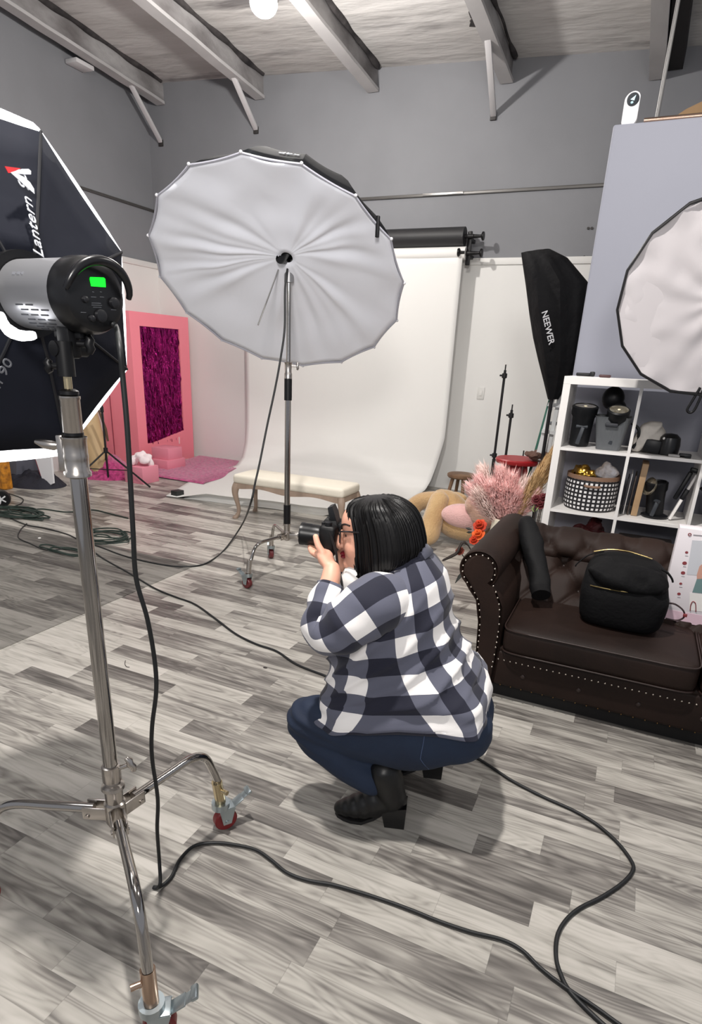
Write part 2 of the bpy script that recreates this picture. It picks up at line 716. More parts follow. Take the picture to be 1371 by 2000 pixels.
# ------------------------------------------------------------------ lamps
LAMP = ay(515, 17, 4.77)
t = thing('ceiling_lamp', 'glaring round lamp hanging under the roof above the umbrella', 'lamp', LAMP)
MB().lathe([(0.015, 0.5), (0.015, 0.2), (0.08, 0.18), (0.11, 0.12), (0.115, 0.08), (0.11, 0.06)], LAMP, (0, 0, 1)).build('housing', STEEL, t)
MB().ball(LAMP + V((0, 0, 0.03)), (0.10, 0.10, 0.08)).build('bulb', mat('lamp_glow', (255, 252, 245), 0.4, emit=22), t)


def point(name, loc, e, r, c=(255, 246, 236)):
    l = bpy.data.lights.new(name, 'POINT')
    l.energy = e
    l.shadow_soft_size = r
    l.color = lin(c)[:3]
    o = bpy.data.objects.new(name, l)
    col.objects.link(o)
    o.location = loc
    return o


def area(name, loc, target, e, sx, sy, c=(255, 250, 245), spread=180):
    l = bpy.data.lights.new(name, 'AREA')
    l.shape = 'RECTANGLE'
    l.size, l.size_y = sx, sy
    l.energy = e
    l.spread = R(spread)
    l.color = lin(c)[:3]
    o = bpy.data.objects.new(name, l)
    col.objects.link(o)
    o.location = loc
    o.rotation_euler = (V(target) - V(loc)).to_track_quat('-Z', 'Y').to_euler()
    return o


point('lamp_light', LAMP + V((0, 0, -0.14)), 165, 0.06, (255, 250, 245))
area('studio_lamp_light', (-.95, 1.15, 4.1), (-0.75, 1.6, 0), 124, 0.13, 0.13)
area('front_fill_light', (.5, -1.6, 2.7), (-2.2, 3.4, 1.9), 26, .7, .7, spread=80)  # added unseen fill light that brightens the umbrella
area('rear_lamp_light', (1.2, 3.3, 3.8), (0.0, 2.0, 0), 26, 0.3, 0.3)
w = bpy.data.worlds.new('world')
scene.world = w
w.use_nodes = True
w.node_tree.nodes['Background'].inputs[0].default_value = lin((226, 230, 240))
w.node_tree.nodes['Background'].inputs[1].default_value = 0.40
scene.view_settings.view_transform = 'Standard'
scene.view_settings.look = 'None'
scene.view_settings.gamma = 1
scene.view_settings.use_curve_mapping = False
scene.view_settings.exposure = 0.27
scene.cycles.max_bounces = 8
scene.cycles.diffuse_bounces = 4
scene.cycles.glossy_bounces = 4
scene.cycles.transmission_bounces = 4
scene.cycles.use_denoising = True
scene.cycles.sample_clamp_indirect = 6.0
# ------------------------------------------------------------------ left rolling stand with strobe
RED = mat('red_caster_rubber', (120, 26, 30), 0.45)
BRASS = mat('nickel_spigot', (198, 182, 148), 0.25, 1.0)
SATIN = mat('satin_metal_collar', (188, 182, 176), 0.27, 1.0)
PX, PY = -1.015, 0.902
PB = V((PX, PY, 0))


def facing(p):
    n = CAM - p
    n.z = 0
    return n.normalized()


def caster(parent, p, out, s=1.0, m_w=RED, lever=True):
    """swivel caster: sleeve bottom at p (height ~.1*s), rolling on z=0"""
    out = V((out[0], out[1], 0)).normalized()
    side = V((-out.y, out.x, 0))
    c = V((p.x, p.y, 0)) + out * 0.012 * s
    r = 0.034 * s
    M = Matrix((out, side, V((0, 0, 1)))).transposed()
    k = MB()
    k.cyl((p.x, p.y, 0.078 * s), (p.x, p.y, 0.098 * s), 0.026 * s, seg=20)
    k.box(c + V((0, 0, 0.078 * s)), (0.05 * s, 0.042 * s, 0.006 * s), M, 0.002 * s)
    for sg in (-1, 1):
        k.prism([c + side * sg * 0.019 * s + out * a * s + V((0, 0, b * s)) for a, b in ((-0.022, 0.078), (0.026, 0.078), (0.012, 0.026), (-0.012, 0.026))], side * 0.0025 * sg * s)
    k.cyl(c + side * 0.024 * s + V((0, 0, r)), c - side * 0.024 * s + V((0, 0, r)), 0.006 * s, seg=10)
    cs = k.build('caster', ZINC, parent)
    w = MB()
    w.lathe([(0.010 * s, -0.014 * s), (r * 0.9, -0.014 * s), (r, -0.010 * s), (r, 0.010 * s), (r * 0.9, 0.014 * s), (0.010 * s, 0.014 * s)], c + V((0, 0, r)), side, 24)
    w.build('wheel', m_w, cs)
    if lever:
        l = MB()
        a = c + out * 0.026 * s + V((0, 0, 0.074 * s))
        dd = (out * 0.82 + V((0, 0, 0.5))).normalized()
        up = side.cross(dd)
        LM = Matrix((dd, side, dd.cross(side))).transposed()
        l.box(a + dd * 0.008 * s, (0.05 * s, 0.030 * s, 0.004 * s), LM, 0.0015 * s)
        l.box(a + dd * 0.040 * s, (0.026 * s, 0.024 * s, 0.003 * s), LM, 0.001 * s)
        l.box(a + dd * 0.056 * s + dd.cross(side) * 0.003 * s, (0.016 * s, 0.032 * s, 0.010 * s), LM, 0.003 * s)
        l.build('brake_lever', ZINC, cs)
    return cs


def knob(parent, p, d, ln, m, name='knob', wing=0.03):
    """T-handle screw pointing along d"""
    d = V(d).normalized()
    u, w, _ = frame(d)
    k = MB()
    k.cyl(p, V(p) + d * ln, 0.006, seg=10)
    e = V(p) + d * ln
    k.tube([e - w * wing, e - w * wing * .5 + d * .004, e, e + w * wing * .5 + d * .004, e + w * wing], [0.006, 0.0085, 0.0095, 0.0085, 0.006], 10)
    return k.build(name, m, parent, ang=60)


st = thing('rolling_light_stand', 'big chrome rolling light stand in front, holding the strobe', 'light stand', PB)
nP = facing(PB)


def pz(px, py, base=PB):
    return apl(px, py, base, facing(base)).z


zh = 0.335
z1490, z930, z853, z850, z775, z765, z735 = pz(205, 1495), pz(120, 930), pz(115, 853), pz(112, 848), pz(108, 776), pz(108, 763), pz(105, 728)
MB().cyl(PB + V((0, 0, z1490 - .01)), PB + V((0, 0, z930 + .005)), 0.0172, seg=28).build('lower_tube', CHROME, st)
m = MB()
m.lathe([(0.0175, z930 - .004), (0.0265, z930), (0.0265, z930 + .008), (0.0235, z930 + .012), (0.0235, (z930 + z853) / 2 - .006), (0.0245, (z930 + z853) / 2), (0.0235, (z930 + z853) / 2 + .006), (0.0235, z853 - .006), (0.025, z853 - .003), (0.025, z853), (0.018, z853 + .001)], PB, seg=32)
m.build('lock_collar', SATIN, st)
m = MB()
m.lathe([(0.0175, z850 - 0.005), (0.0175, z850), (0.0190, z850 + .002), (0.0190, z775 - .004), (0.0205, z775 - .002), (0.0205, z775 + .003), (0.012, z775 + .005)], PB, seg=32)
m.build('upper_sleeve', SATIN, st)
MB().lathe([(0.0178, z850 - 0.004), (0.0195, z850 - .002), (0.0195, z850 + .003), (0.0178, z850 + .005)], PB, seg=32).build('seal_ring', BLACK, st)
MB().lathe([(0.012, z775 + .003), (0.0185, z775 + .006), (0.0185, z765), (0.012, z765 + .004)], PB, seg=32).build('top_ring', BLACK, st)
MB().cyl(PB + V((0, 0, z765)), PB + V((0, 0, z735 + .02)), 0.0082, seg=20).build('spigot', BRASS, st)
# side bracket and tail lever on collar
rl = V((nP.y, -nP.x, 0)) * -1     # toward picture left
lft = V((-MC[0][0], -MC[0][1], 0)).normalized()
m = MB()
m.box(PB + lft * 0.027 + V((0, 0, (z930 + z853) / 2 + .006)), (0.014, 0.016, (z853 - z930) * .92), Matrix.Rotation(R(24), 3, 'Z'), 0.003)
m.build('clamp_rib', SATIN, st)
m = MB()
a = PB + lft * 0.03 + V((0, 0, pz(95, 872)))
m.tube([a, a + lft * .012, a + lft * .03 + V((0, 0, .002)), a + lft * .048 + V((0, 0, .006))], [0.006, 0.0105, 0.010, 0.004], 12)
m.build('lock_lever', SATIN, st, ang=60)
# base casting
hub = MB()
hub.lathe([(0.018, z1490), (0.0225, z1490 - .002), (0.0225, z1490 - .045), (0.019, z1490 - .05), (0.019, z1490 - .055), (0.027, z1490 - .06), (0.0285, z1490 - .068), (0.022, z1490 - .074), (0.021, zh + .028), (0.026, zh + .024), (0.026, zh - .03), (0.02, zh - .045)], PB, seg=32)
hub.build('base_casting', SATIN, st)
rgt = -lft
knob(st, PB + rgt * 0.02 + V((0, 0, z1490 - .01)), rgt + V((0, 0, .45)), 0.03, SATIN, wing=0.02)
def rolling_legs(parent, PBx, ends, zh, outs, leg_r=0.0125, wheel=RED, s0=1.08, sleeves=None):
    for i, e in enumerate(ends):
        d = (e - PBx)
        L = d.length
        d.normalize()
        s = V((-d.y, d.x, 0))
        pts = [PBx + d * 0.055 + V((0, 0, zh)), PBx + d * (L * .45) + V((0, 0, zh)), PBx + d * (L * .70) + V((0, 0, zh - .002)), PBx + d * (L * .84) + V((0, 0, zh - .03)),
               PBx + d * (L * .92) + V((0, 0, zh - .09)), PBx + d * (L * .975) + V((0, 0, min(zh - .13, .19)))]
        lg = MB().tube(smooth_pts(pts, 6), leg_r, 18).build('leg', CHROME, parent, ang=60)
        b = MB()
        M = Matrix((d, s, V((0, 0, 1)))).transposed()
        for sg in (-1, 1):
            b.box(PBx + d * 0.048 + s * sg * 0.016 + V((0, 0, zh - .004)), (0.06, 0.005, 0.036), M, 0.002)
        b.cyl(PBx + d * 0.066 + s * 0.022 + V((0, 0, zh - .012)), PBx + d * 0.066 - s * 0.022 + V((0, 0, zh - .012)), 0.006, seg=12)
        b.build('leg_bracket', SATIN, lg)
        b = MB()
        q1 = PBx + d * (L * .965) + V((0, 0, 0.19))
        q2 = PBx + d * (L * 1.0) + V((0, 0, 0.105))
        b.cyl(q1, q2, 0.0165, seg=24)
        b.cyl(q2, q2 - V((0, 0, 0.008)), 0.024, seg=24)
        b.cyl(q1.lerp(q2, .35) + s * -.014, q1.lerp(q2, .35) - s * .038, 0.0075, seg=12)
        b.build('caster_sleeve', (sleeves or [SATIN] * 3)[i], lg)
        caster(parent, V((e.x, e.y, 0)), outs[i], s0, wheel)


ends = [V((-0.968, 1.267, 0)), V((-0.722, 0.679, 0)), V((-1.355, 0.76, 0))]
rolling_legs(st, PB, ends, zh, [V((0.6, 0.9, 0)), V((.75, .55, 0)), V((-1, 0, 0))], sleeves=[BRASS, mat('brown_reflection_sleeve', (196, 170, 150), .25, 1.0), SATIN])  # second sleeve's metal colour has a brownish reflection painted in

# ---- strobe
DS = 1.12
S0 = ad(190, 578, DS)
nS = V((math.cos(R(173)), math.sin(R(173)), 0.016)).normalized()
uS = nS.cross(V((0, 0, 1))).normalized()       # horizontal on face
wS = uS.cross(nS).normalized()                 # up on face
if wS.z < 0:
    wS = -wS
sb = thing('studio_strobe', 'silver and black studio strobe with a green display', 'studio light', S0 + nS * .1 - V((0, 0, .07)))
SILV = mat('silver_painted_housing', (188, 189, 193), 0.33, 0.75)
rb = 0.0635
MB().lathe([(0.02, 0.36), (rb, 0.36), (rb, 0.05), (rb - .006, 0.045)], S0, nS, 48).build('housing', SILV, sb)
m = MB()
m.lathe([(0.001, 0.0), (rb - .012, 0.0), (rb - .002, 0.005), (rb + .003, 0.018), (rb + .0035, 0.05), (rb - .002, 0.053)], S0, nS, 48)
cap = m.build('rear_cap', mat('gloss_black_cap', (16, 16, 18), 0.3), sb)
# crescent handle
pts, rs = [], []
for k in range(25):
    a = R(5 + 165 * k / 24)
    ext = math.sin(math.pi * k / 24) ** 0.6 * .6
    pts.append(S0 + (-uS if uS.dot(rgt) < 0 else uS) * math.cos(a) * (rb + .004) + wS * math.sin(a) * (rb - .002) - nS * (.004 + .026 * ext) - wS * .004)
    rs.append(0.005 + .006 * ext)
MB().tube(pts, rs, 12).build('handle', mat('satin_black_handle', (20, 20, 23), 0.28), cap, ang=60)


def face_pt(px, py, off=0.0):
    return apl(px, py, S0 - nS * off, nS)


m = MB()
poly = [face_pt(*p, .0008) for p in ((176, 541), (202, 542), (205, 545), (206, 561), (178, 559), (175, 545))]
m.prism(poly, -nS * .001)
lcd = m.build('display', mat('green_display', (20, 245, 40), 0.4, emit=1.2, ecol=(10, 250, 40)), cap, ang=0)
m = MB()
for (x, y, w_) in ((182, 570, 3), (197, 570, 3), (183, 580, 10), (199, 580, 8), (188, 592, 18), (189, 596, 20), (163, 610, 10), (222, 605, 10), (190, 600, 16)):
    a, b = face_pt(x - w_ / 2, y, .0006), face_pt(x + w_ / 2, y + .6, .0006)
    m.cyl(a, b, 0.0006, seg=5)
m.build('panel_markings', mat('grey_print', (90, 92, 98), 0.6), cap)
m = MB()
for k, (x, y, r_) in enumerate(((222, 592, .010), (165, 585, .006), (178, 622, .006), (196, 617, .012))):
    c = face_pt(x, y, 0)
    m.lathe([(r_, 0), (r_ * .9, -.006), (r_ * .5, -.0075)], c, nS, 20)
m.build('dial', mat('dial_black', (24, 24, 27), 0.35), cap)
# vent slots, one field above and one below
VR = [(62, range(3)), (74, range(3)), (86, range(3)), (50, range(2)), (-28, range(3)), (-37, range(3)), (-46, range(3)), (-55, range(3)), (-64, range(3)), (-20, range(1, 3)), (-73, range(3)), (-82, range(3))]
VM = {1: MB(), -1: MB()}
for row, (ang, ks) in enumerate(VR):
    m = VM[1 if ang > 0 else -1]
    for k in ks:
        h0 = 0.066 + k * 0.031 + (0.010 if row % 2 else 0)
        for q in (0,):
            dirs = [-uS, uS]
            side = dirs[0] if dirs[0].dot(CAM - S0) > 0 else dirs[1]
            rad = side * math.cos(R(ang)) + wS * math.sin(R(ang))
            c = S0 + nS * (h0 + .012) + rad * (rb + .0002)
            tng = nS.cross(rad)
            m.box(c, (0.022, 0.0024, 0.0012), Matrix((nS, tng, rad)).transposed())
m.build('vent_slots', mat('dark_slot', (46, 48, 54), 0.6), sb)
m = MB()
side = uS if uS.dot(CAM - S0) > 0 else -uS
for k in range(7):
    ang = R(30)
    rad = side * math.cos(ang) + wS * math.sin(ang)
    m.box(S0 + nS * (0.135 + k * .005) + rad * (rb + .0003), (0.003, 0.0012 + .004 * (k % 3 != 1), 0.001), Matrix((nS, nS.cross(rad), rad)).transposed())
m.build('faint_marking', mat('faded_print', (120, 122, 128), .5), sb)
# bracket between strobe and stand
hd = MB()
top = V((PX, PY, z735 + .012))
ub = S0 + nS * .08 - V((0, 0, rb))
hd.box(ub + V((0, 0, -.006)), (0.07, 0.035, 0.014), None, 0.003)
hd.box((ub + top) / 2 + V((0, 0, .012)), (0.034, 0.03, (ub - top).length * .8), None, 0.006)
hd.cyl(top - V((0, 0, .018)), top + V((0, 0, .045)), 0.0165, seg=20)
hd.cyl((ub + top) / 2 - uS * .035, (ub + top) / 2 + uS * .035, 0.014, seg=18)
hd.build('tilt_bracket', BLACK, sb)
knob(sb, (ub + top) / 2 + V((0, 0, .01)) + rgt * .015, rgt, 0.022, BLACK, 'tilt_knob', .016)
knob(sb, top + lft * .014, lft, 0.016, BLACK, 'lock_knob', .012)
m = MB()
m.box(ub + rgt * .02 + V((0, 0, -.004)), (0.022, 0.02, 0.016), Matrix.Rotation(.4, 3, 'Z'), .002)
m.box(ub - rgt * .018 + V((0, 0, -.002)), (0.008, 0.008, 0.016), None, .001)
m.build('bracket_clip', mat('pale_grey_clip', (170, 180, 190), .4, .3), sb)

# ---- lantern softbox on the strobe
CO = S0 + nS * 0.325
RO = 0.352
ro = R(114.2)
a_ = V((0, 0, 1)).cross(nS).normalized()
b_ = nS.cross(a_)


def octp(r, h, k, o=S0):
    t_ = ro + k * math.pi / 4
    return CO + nS * h + (a_ * math.cos(t_) + b_ * math.sin(t_)) * r


sx = thing('lantern_softbox', 'black octagonal softbox with a glowing white front on the strobe', 'softbox', CO)


def octring(r, h, n=48, sag=0.0):
    out = []
    for i in range(n):
        f = i * 8 / n
        k = int(f)
        t_ = f - k
        p = octp(r, h, k).lerp(octp(r, h, k + 1), t_)
        s_ = 4 * t_ * (1 - t_) * sag
        out.append(p + (CO + nS * h - p) * s_)
    return out


BNYL = mat('softbox_black_nylon', (20, 23, 34), 0.85, bump=0.3, bscale=9, spec=.25)
m = MB()
m.loft([octring(0.07, -0.10), octring(0.12, -0.085, sag=.02), octring(0.20, -0.055, sag=.05), octring(0.29, -.02, sag=.05), octring(RO, 0, sag=.015)], caps=False)
m.build('back_shell', BNYL, sx, ang=28, solid=.0015)
m = MB()
m.lathe([(0.066, -.115), (0.080, -.115), (0.080, -.09), (0.066, -.09), (0.066, -.115)], CO, nS, 40)
m.build('speed_ring', BLACK, sx)
m = MB()
for k in range(8):
    m.tube([octp(.075, -.099, k), octp(.123, -.086, k), octp(.203, -.056, k), octp(.293, -.021, k), octp(RO + .002, .002, k)], 0.0035, 6)
m.build('rib_pockets', mat('softbox_piping', (15, 16, 22), .55), sx)
GLOW = mat('glowing_diffuser', (255, 255, 255), 0.8, emit=3.2, ecol=(250, 251, 255))
m = MB()
rg = [octring(RO * .995, 0.004, sag=.02)]
for h, r in ((.012, 1.03), (.04, 1.075), (.10, 1.10), (.17, 1.06), (.22, .98), (.26, .82), (.285, .6), (.295, .3)):
    rg.append(octring(RO * r, h, sag=-.01))
m.loft(rg)
m.build('front_diffuser', GLOW, sx, ang=70)
m = MB()
c = ad(42, 652, 1.25)
mm = MB()
mm.tube(smooth_pts([ad(0, 612, 1.16), ad(12, 640, 1.16), ad(38, 655, 1.165), ad(70, 655, 1.17)], 5), [.006, .008, .009, .009, .01, .01, .011, .011, .011, .010, .010, .010, .009, .009, .008, .006], 8)
mm.build('light_leak_gap', GLOW, sx, ang=60)
# printed name and mark on the upper side panel
pk = 0
p0_, p1_, p2_ = octp(RO, 0, 0), octp(RO, 0, 1), octp(.2, -.055, 0)
pn = (p1_ - p0_).cross(p2_ - p0_).normalized()
if pn.dot(CAM - p0_) < 0:
    pn = -pn
poff = p0_ + pn * 0.012
PRW = mat('white_print', (205, 208, 214), 0.6)
PRR = mat('red_print', (196, 34, 40), 0.6)
o_ = apl(60, 420, poff, pn)
text_mesh('printed_name', 'Lantern 90', 0.036, o_, apl(49, 372, poff, pn) - apl(70, 468, poff, pn), apl(30, 425, poff, pn) - o_, PRW, sx, shear=0.25)


def flat(name, pxs, m_, parent, p, n, th=.001):
    return MB().prism([apl(x, y, p, n) for x, y in pxs], n * th).build(name, m_, parent, ang=0)


flat('printed_mark', [(9, 325), (40, 329), (20, 338), (16, 338)], PRR, sx, poff, pn)
flat('printed_mark', [(20, 337), (42, 330), (55, 330), (60, 334), (60, 341), (47, 341), (30, 339)], PRW, sx, poff + pn * .0005, pn)
flat('printed_mark', [(20, 337), (30, 338), (45, 345), (58, 356), (66, 369), (67, 379), (52, 366)], PRW, sx, poff + pn * .0005, pn)
q0, q1, q2 = octp(RO, 0, 2), octp(RO, 0, 3), octp(.2, -.055, 3)
qn = (q1 - q0).cross(q2 - q0).normalized()
if qn.dot(CAM - q0) < 0:
    qn = -qn
qoff = q0 + qn * .035
o_ = apl(19, 702, qoff, qn)
text_mesh('printed_name', 'Lantern 90', 0.034, o_, apl(19, 700, qoff, qn) - apl(0, 738, qoff, qn), apl(4, 692, qoff, qn) - apl(10, 718, qoff, qn), mat('grey_print_dim', (120, 122, 128), .6), sx, align='RIGHT')

# ---- strobe power cable hanging to the floor and running right
pts = [face_pt(220, 632, .0), face_pt(228, 642, .012)]
for (x, y, D) in ((234, 680, 1.10), (240, 740, 1.12), (248, 830, 1.15), (254, 930, 1.19), (260, 1040, 1.24), (266, 1130, 1.29), (288, 1210, 1.34), (302, 1290, 1.40), (305, 1350, 1.44), (297, 1420, 1.49), (297, 1480, 1.54), (308, 1560, 1.62), (307, 1620, 1.68)):
    pts.append(ad(x, y, D))
fe = az(314, 1735, .012)
pts += [ad(311, 1680, 1.745), az(313, 1722, .03), az(308, 1734, .008), az(300, 1733, .006), az(314, 1731, .008)]
pts2 = [(335, 1712), (352, 1678), (380, 1652), (420, 1646), (460, 1650), (500, 1660), (530, 1680), (560, 1704), (600, 1719), (650, 1728), (700, 1742), (750, 1758), (800, 1776), (860, 1800), (920, 1820), (980, 1835), (1020, 1856), (1055, 1890), (1100, 1925), (1160, 1965), (1230, 2015), (1290, 2050)]
pts += [az(x, y, .0075) for x, y in pts2]
# small arch off the floor after the loop
cable('strobe_power_cable', pts, 0.0052, RUBBER, 'black power cable hanging from the strobe and trailing across the floor', cat='cable')

# ------------------------------------------------------------------ big umbrella on its stand
UC = V((-2.5106, 4.25, 2.0909))
UN = V((math.cos(R(-50.15)) * math.sin(R(13.3)), -math.cos(R(-50.15)) * math.cos(R(13.3)), math.sin(R(-50.15))))
UY = 3.465
UC = ay(542.5, 546.4, UY)
UR = 0.9207 * UY / 4.25
ua = UN.cross(V((0, 0, 1))).normalized()
ub_ = UN.cross(ua).normalized()
NR = 16
ud = thing('parabolic_umbrella', 'huge white-faced umbrella with black back on the middle stand', 'umbrella', UC)


def rimr(t_):
    f = (t_ / (2 * math.pi) * NR) % 1.0
    return 1.0 - 0.030 * (4 * f * (1 - f))


def dome(t_, s_, R_=UR, dep=0.60):
    """s_=1 rim, 0 apex"""
    f = (t_ / (2 * math.pi) * NR) % 1.0
    pinch = 1.0 - (0.030 + .05 * (1 - s_)) * (4 * f * (1 - f)) * (s_ ** .5)
    rr = R_ * s_ * pinch
    h = dep * (1 - s_ ** 2.6)
    return UC + (ua * math.cos(t_) + ub_ * math.sin(t_)) * rr - UN * h


NT = NR * 8
UBLK = mat('umbrella_black_fabric', (26, 27, 30), 0.85, bump=0.15, bscale=12, spec=.08)
m = MB()
m.loft([[dome(2 * math.pi * k / NT, s) for k in range(NT)] for s in (1.0, .93, .84, .72, .58, .42, .26, .1, .005)], caps=False)
m.build('canopy', UBLK, ud, ang=24, solid=.002)
UWH = mat('umbrella_white_diffuser', (240, 242, 250), 0.7, bump=0.12, bscale=3)
m = MB()
rg = []
ns = 22
hole = UC + UN * 0.0 + (apl(560, 503, UC, UN) - UC)
for i in range(ns + 1):
    s = 1 - i / ns
    r_ = []
    for k in range(NT * 2):
        t_ = math.pi * k / NT
        d_ = ua * math.cos(t_) + ub_ * math.sin(t_)
        rim = UC + d_ * UR * rimr(t_) * (.995)
        # gathered toward the hole
        hp = hole + d_ * 0.034
        p = hp.lerp(rim, s)
        env = (1 - s) ** .7 * s ** .5 * 1.9
        ph = t_ * 13 + 2.6 * math.sin(t_ * 3 + 1) + 1.2 * math.sin(t_ * 2) + 1.5 * (1 - s) * math.sin(5 * t_)
        pl_ = math.sin(ph) * .55 + .35 * math.sin(ph * 1.73 + 2 * s) + .25 * noise.noise(V((math.cos(t_) * 4, math.sin(t_) * 4, s * 3)))
        h = 0.013 * pl_ * env * min(1, s * 2.2) - 0.012 * math.sin(math.pi * s) + 0.018 * noise.noise(V((math.cos(t_) * s * 3, math.sin(t_) * s * 3, 4)))
        # a shallow bag inward
        r_.append(p + UN * h)
    rg.append(r_)
m.loft(rg, caps=False)
dif = m.build('diffuser', UWH, ud, ang=80, solid=.0012)
# rolled seam between the two fabrics
m = MB()
m.tube([UC + (ua * math.cos(2 * math.pi * k / NT) + ub_ * math.sin(2 * math.pi * k / NT)) * UR * rimr(2 * math.pi * k / NT) * 1.0 for k in range(NT)], 0.006, 6, closed=True)
m.build('rim_binding', mat('grey_elastic_binding', (172, 172, 182), .6), ud)
for k in range(NR):
    t_ = 2 * math.pi * k / NR
    c = UC + (ua * math.cos(t_) + ub_ * math.sin(t_)) * (UR + .004)
    MB().ball(c, (.009, .009, .009), seg=8, rings=6).build('rib_tip', mat('white_rib_tip', (210, 210, 214), .4), ud)
# small lettering on the outside of the canopy
tt = None
lp = ay(566, 303, 4.4)
# find the canopy point that shows at the lettering's place
bk = None
for k in range(720):
    for s in (.96, .92, .88, .84):
        p = dome(2 * math.pi * k / 720, s)
        q = MC @ (p - CAM)
        x_, y_ = CX + FPX * q.x / q.z, CY + FPX * q.y / q.z
        e_ = (x_ - 566) ** 2 + (y_ - 302) ** 2
        if bk is None or e_ < bk[0]:
            bk = (e_, p, 2 * math.pi * k / 720, s)
_, p, t_, s = bk
e1 = (dome(t_ + .02, s) - dome(t_ - .02, s)).normalized()
e2 = (dome(t_, s - .03) - dome(t_, s + .03)).normalized()
en = e1.cross(e2)
if en.dot(p - (UC - UN * .2)) < 0:
    e1 = -e1
    en = -en
text_mesh('printed_logo', 'dbx', 0.075, p + en * .006, e1, -e2 if False else e2, mat('pale_print', (150, 156, 164), .6), ud)
# clip at right rim
cp = apl(738, 440, UC, UN)
m = MB()
m.box(cp + UN * .01, (.018, .02, .10), None, .004)
m.build('rim_clip', BLACK, ud)

# umbrella strobe head poking through the hole, rod, stand
UBP = V((-2.012, 3.462, 0))


def uz(px, py):
    return apl(px, py, UBP, facing(UBP)).z


hs = thing('umbrella_strobe', 'small black strobe head at the hole in the umbrella', 'studio light', V((UBP.x, UBP.y, uz(562, 510))))
m = MB()
m.lathe([(.02, -.26), (.052, -.26), (.056, -.22), (.056, -.04), (.045, -.02), (.02, -.015)], hole + UN * -.02, UN, 28)
m.build('housing', BLACK, hs)
m = MB()
hq = V((UBP.x, UBP.y, uz(561, 520)))
m.box(hq + V((0, 0, .03)), (.05, .06, .05), Matrix.Rotation(R(20), 3, 'Z'), .008)
m.tube([hole - UN * .04 - lft * -.0, hole + UN * .012 + lft * .03, hq + V((0, 0, .03))], [.035, .030, .02], 14)
m.build('tilt_bracket', BLACK, hs)
knob(hs, hq + lft * .02 + V((0, 0, .0)), lft, .035, STEEL, 'lock_knob', .018)
m = MB()
m.tube([apl(549, 512, UBP, facing(UBP)), apl(504, 635, UBP + facing(UBP) * .14, facing(UBP))], .0045, 8)
m.build('umbrella_rod', STEEL, hs)

us = thing('umbrella_stand', 'slim chrome rolling stand carrying the umbrella', 'light stand', UBP)
zA, zB_, zC_, zD_, zE_ = uz(572, 515), uz(567, 708), uz(567, 740), uz(567, 782), uz(562, 1000)
MB().cyl(UBP + V((0, 0, zB_ - .02)), UBP + V((0, 0, zA)), .0135, seg=20).build('upper_tube', CHROME, us)
MB().lathe([(.014, zA - .10), (.028, zA - .10), (.030, zA - .02), (.022, zA), (.012, zA + .02)], UBP, seg=20).build('top_socket', mat('grey_cast_metal', (150, 150, 152), .4, .6), us)
MB().lathe([(.016, zC_ - .002), (.024, zC_), (.024, zC_ + .03), (.021, zC_ + .035), (.022, zB_ - .01), (.026, zB_), (.014, zB_ + .004)], UBP, seg=24).build('lock_collar', SATIN, us)
knob(us, UBP + rgt * .02 + V((0, 0, zB_ - .02)), rgt, .035, SATIN, wing=.022)
MB().cyl(UBP + V((0, 0, zD_)), UBP + V((0, 0, zC_ + .002)), .024, seg=24).build('rubber_sleeve', BLACK, us)
MB().cyl(UBP + V((0, 0, zE_)), UBP + V((0, 0, zD_ + .01)), .019, seg=24).build('lower_tube', CHROME, us)
zF = uz(562, 1025)
MB().cyl(UBP + V((0, 0, zF)), UBP + V((0, 0, zE_ + .05)), .0235, seg=24).build('lower_sleeve', BLACK, us)
zG = uz(561, 1043)
zu = .285
MB().lathe([(.0195, zF - .004), (.026, zF), (.026, zF + .01), (.0195, zF + .012)], UBP, seg=24).build('sleeve_ring', SATIN, us)
MB().lathe([(.012, zu - .04), (.026, zu - .03), (.026, zu + .024), (.021, zu + .028), (.021, zF), (.016, zF + .002)], UBP, seg=24).build('base_casting', SATIN, us)
c1_ = az(488, 1148, 0)
v0 = (c1_ - UBP).normalized() * .366
ue = [UBP + Matrix.Rotation(R(120 * i), 3, 'Z') @ v0 for i in range(3)]
rolling_legs(us, UBP, ue, zu, [V((-.9, .2, 0)), V((.5, -.4, 0)), V((-.6, .6, 0))], .0115, mat('dark_red_wheel', (96, 34, 38), .4), 1.05)

# umbrella cable: from the head down, swinging to the coil on the left
pl = [hq + V((0, 0, .03)) + facing(UBP) * .03]
for (x, y, o) in ((557, 560, .06), (556, 640, .10), (548, 700, .13), (537, 760, .16), (522, 830, .2), (508, 900, .28), (499, 940, .34), (489, 985, .42)):
    pl.append(apl(x, y, UBP + facing(UBP) * o, facing(UBP)))
pl += [az(472, 1026, .10), az(440, 1072, .006), az(412, 1095, .006), az(385, 1105, .006), az(340, 1106, .006), az(290, 1098, .006), az(240, 1085, .006), az(200, 1070, .006), az(170, 1060, .006)]
cable('umbrella_cable', pl, .0062, RUBBER, 'thin black cable looping from the umbrella stand to the coil on the floor')

# ------------------------------------------------------------------ octabox at the right edge
oc = ad(1405.9, 583.4, 2.6)
on = V((0.1449, -0.9785, -0.1468)).normalized()
oa = V((0, 0, 1)).cross(-on).normalized()
oa = V((0, 0, 1)).cross(on).normalized()
ob_ = on.cross(oa)
RRo = .4025
SH = thing('round_softbox', 'round white-faced softbox with a black rim, cut by the picture edge', 'softbox', oc)


def o16(r, h, k, ph=0.1334):
    t_ = ph + k * 2 * math.pi / 16
    return oc + on * h + (oa * math.cos(t_) + ob_ * math.sin(t_)) * r


def o16ring(r, h, n=5):
    out = []
    for k in range(16):
        for q in range(n):
            out.append(o16(r, h, k).lerp(o16(r, h, k + 1), q / n))
    return out


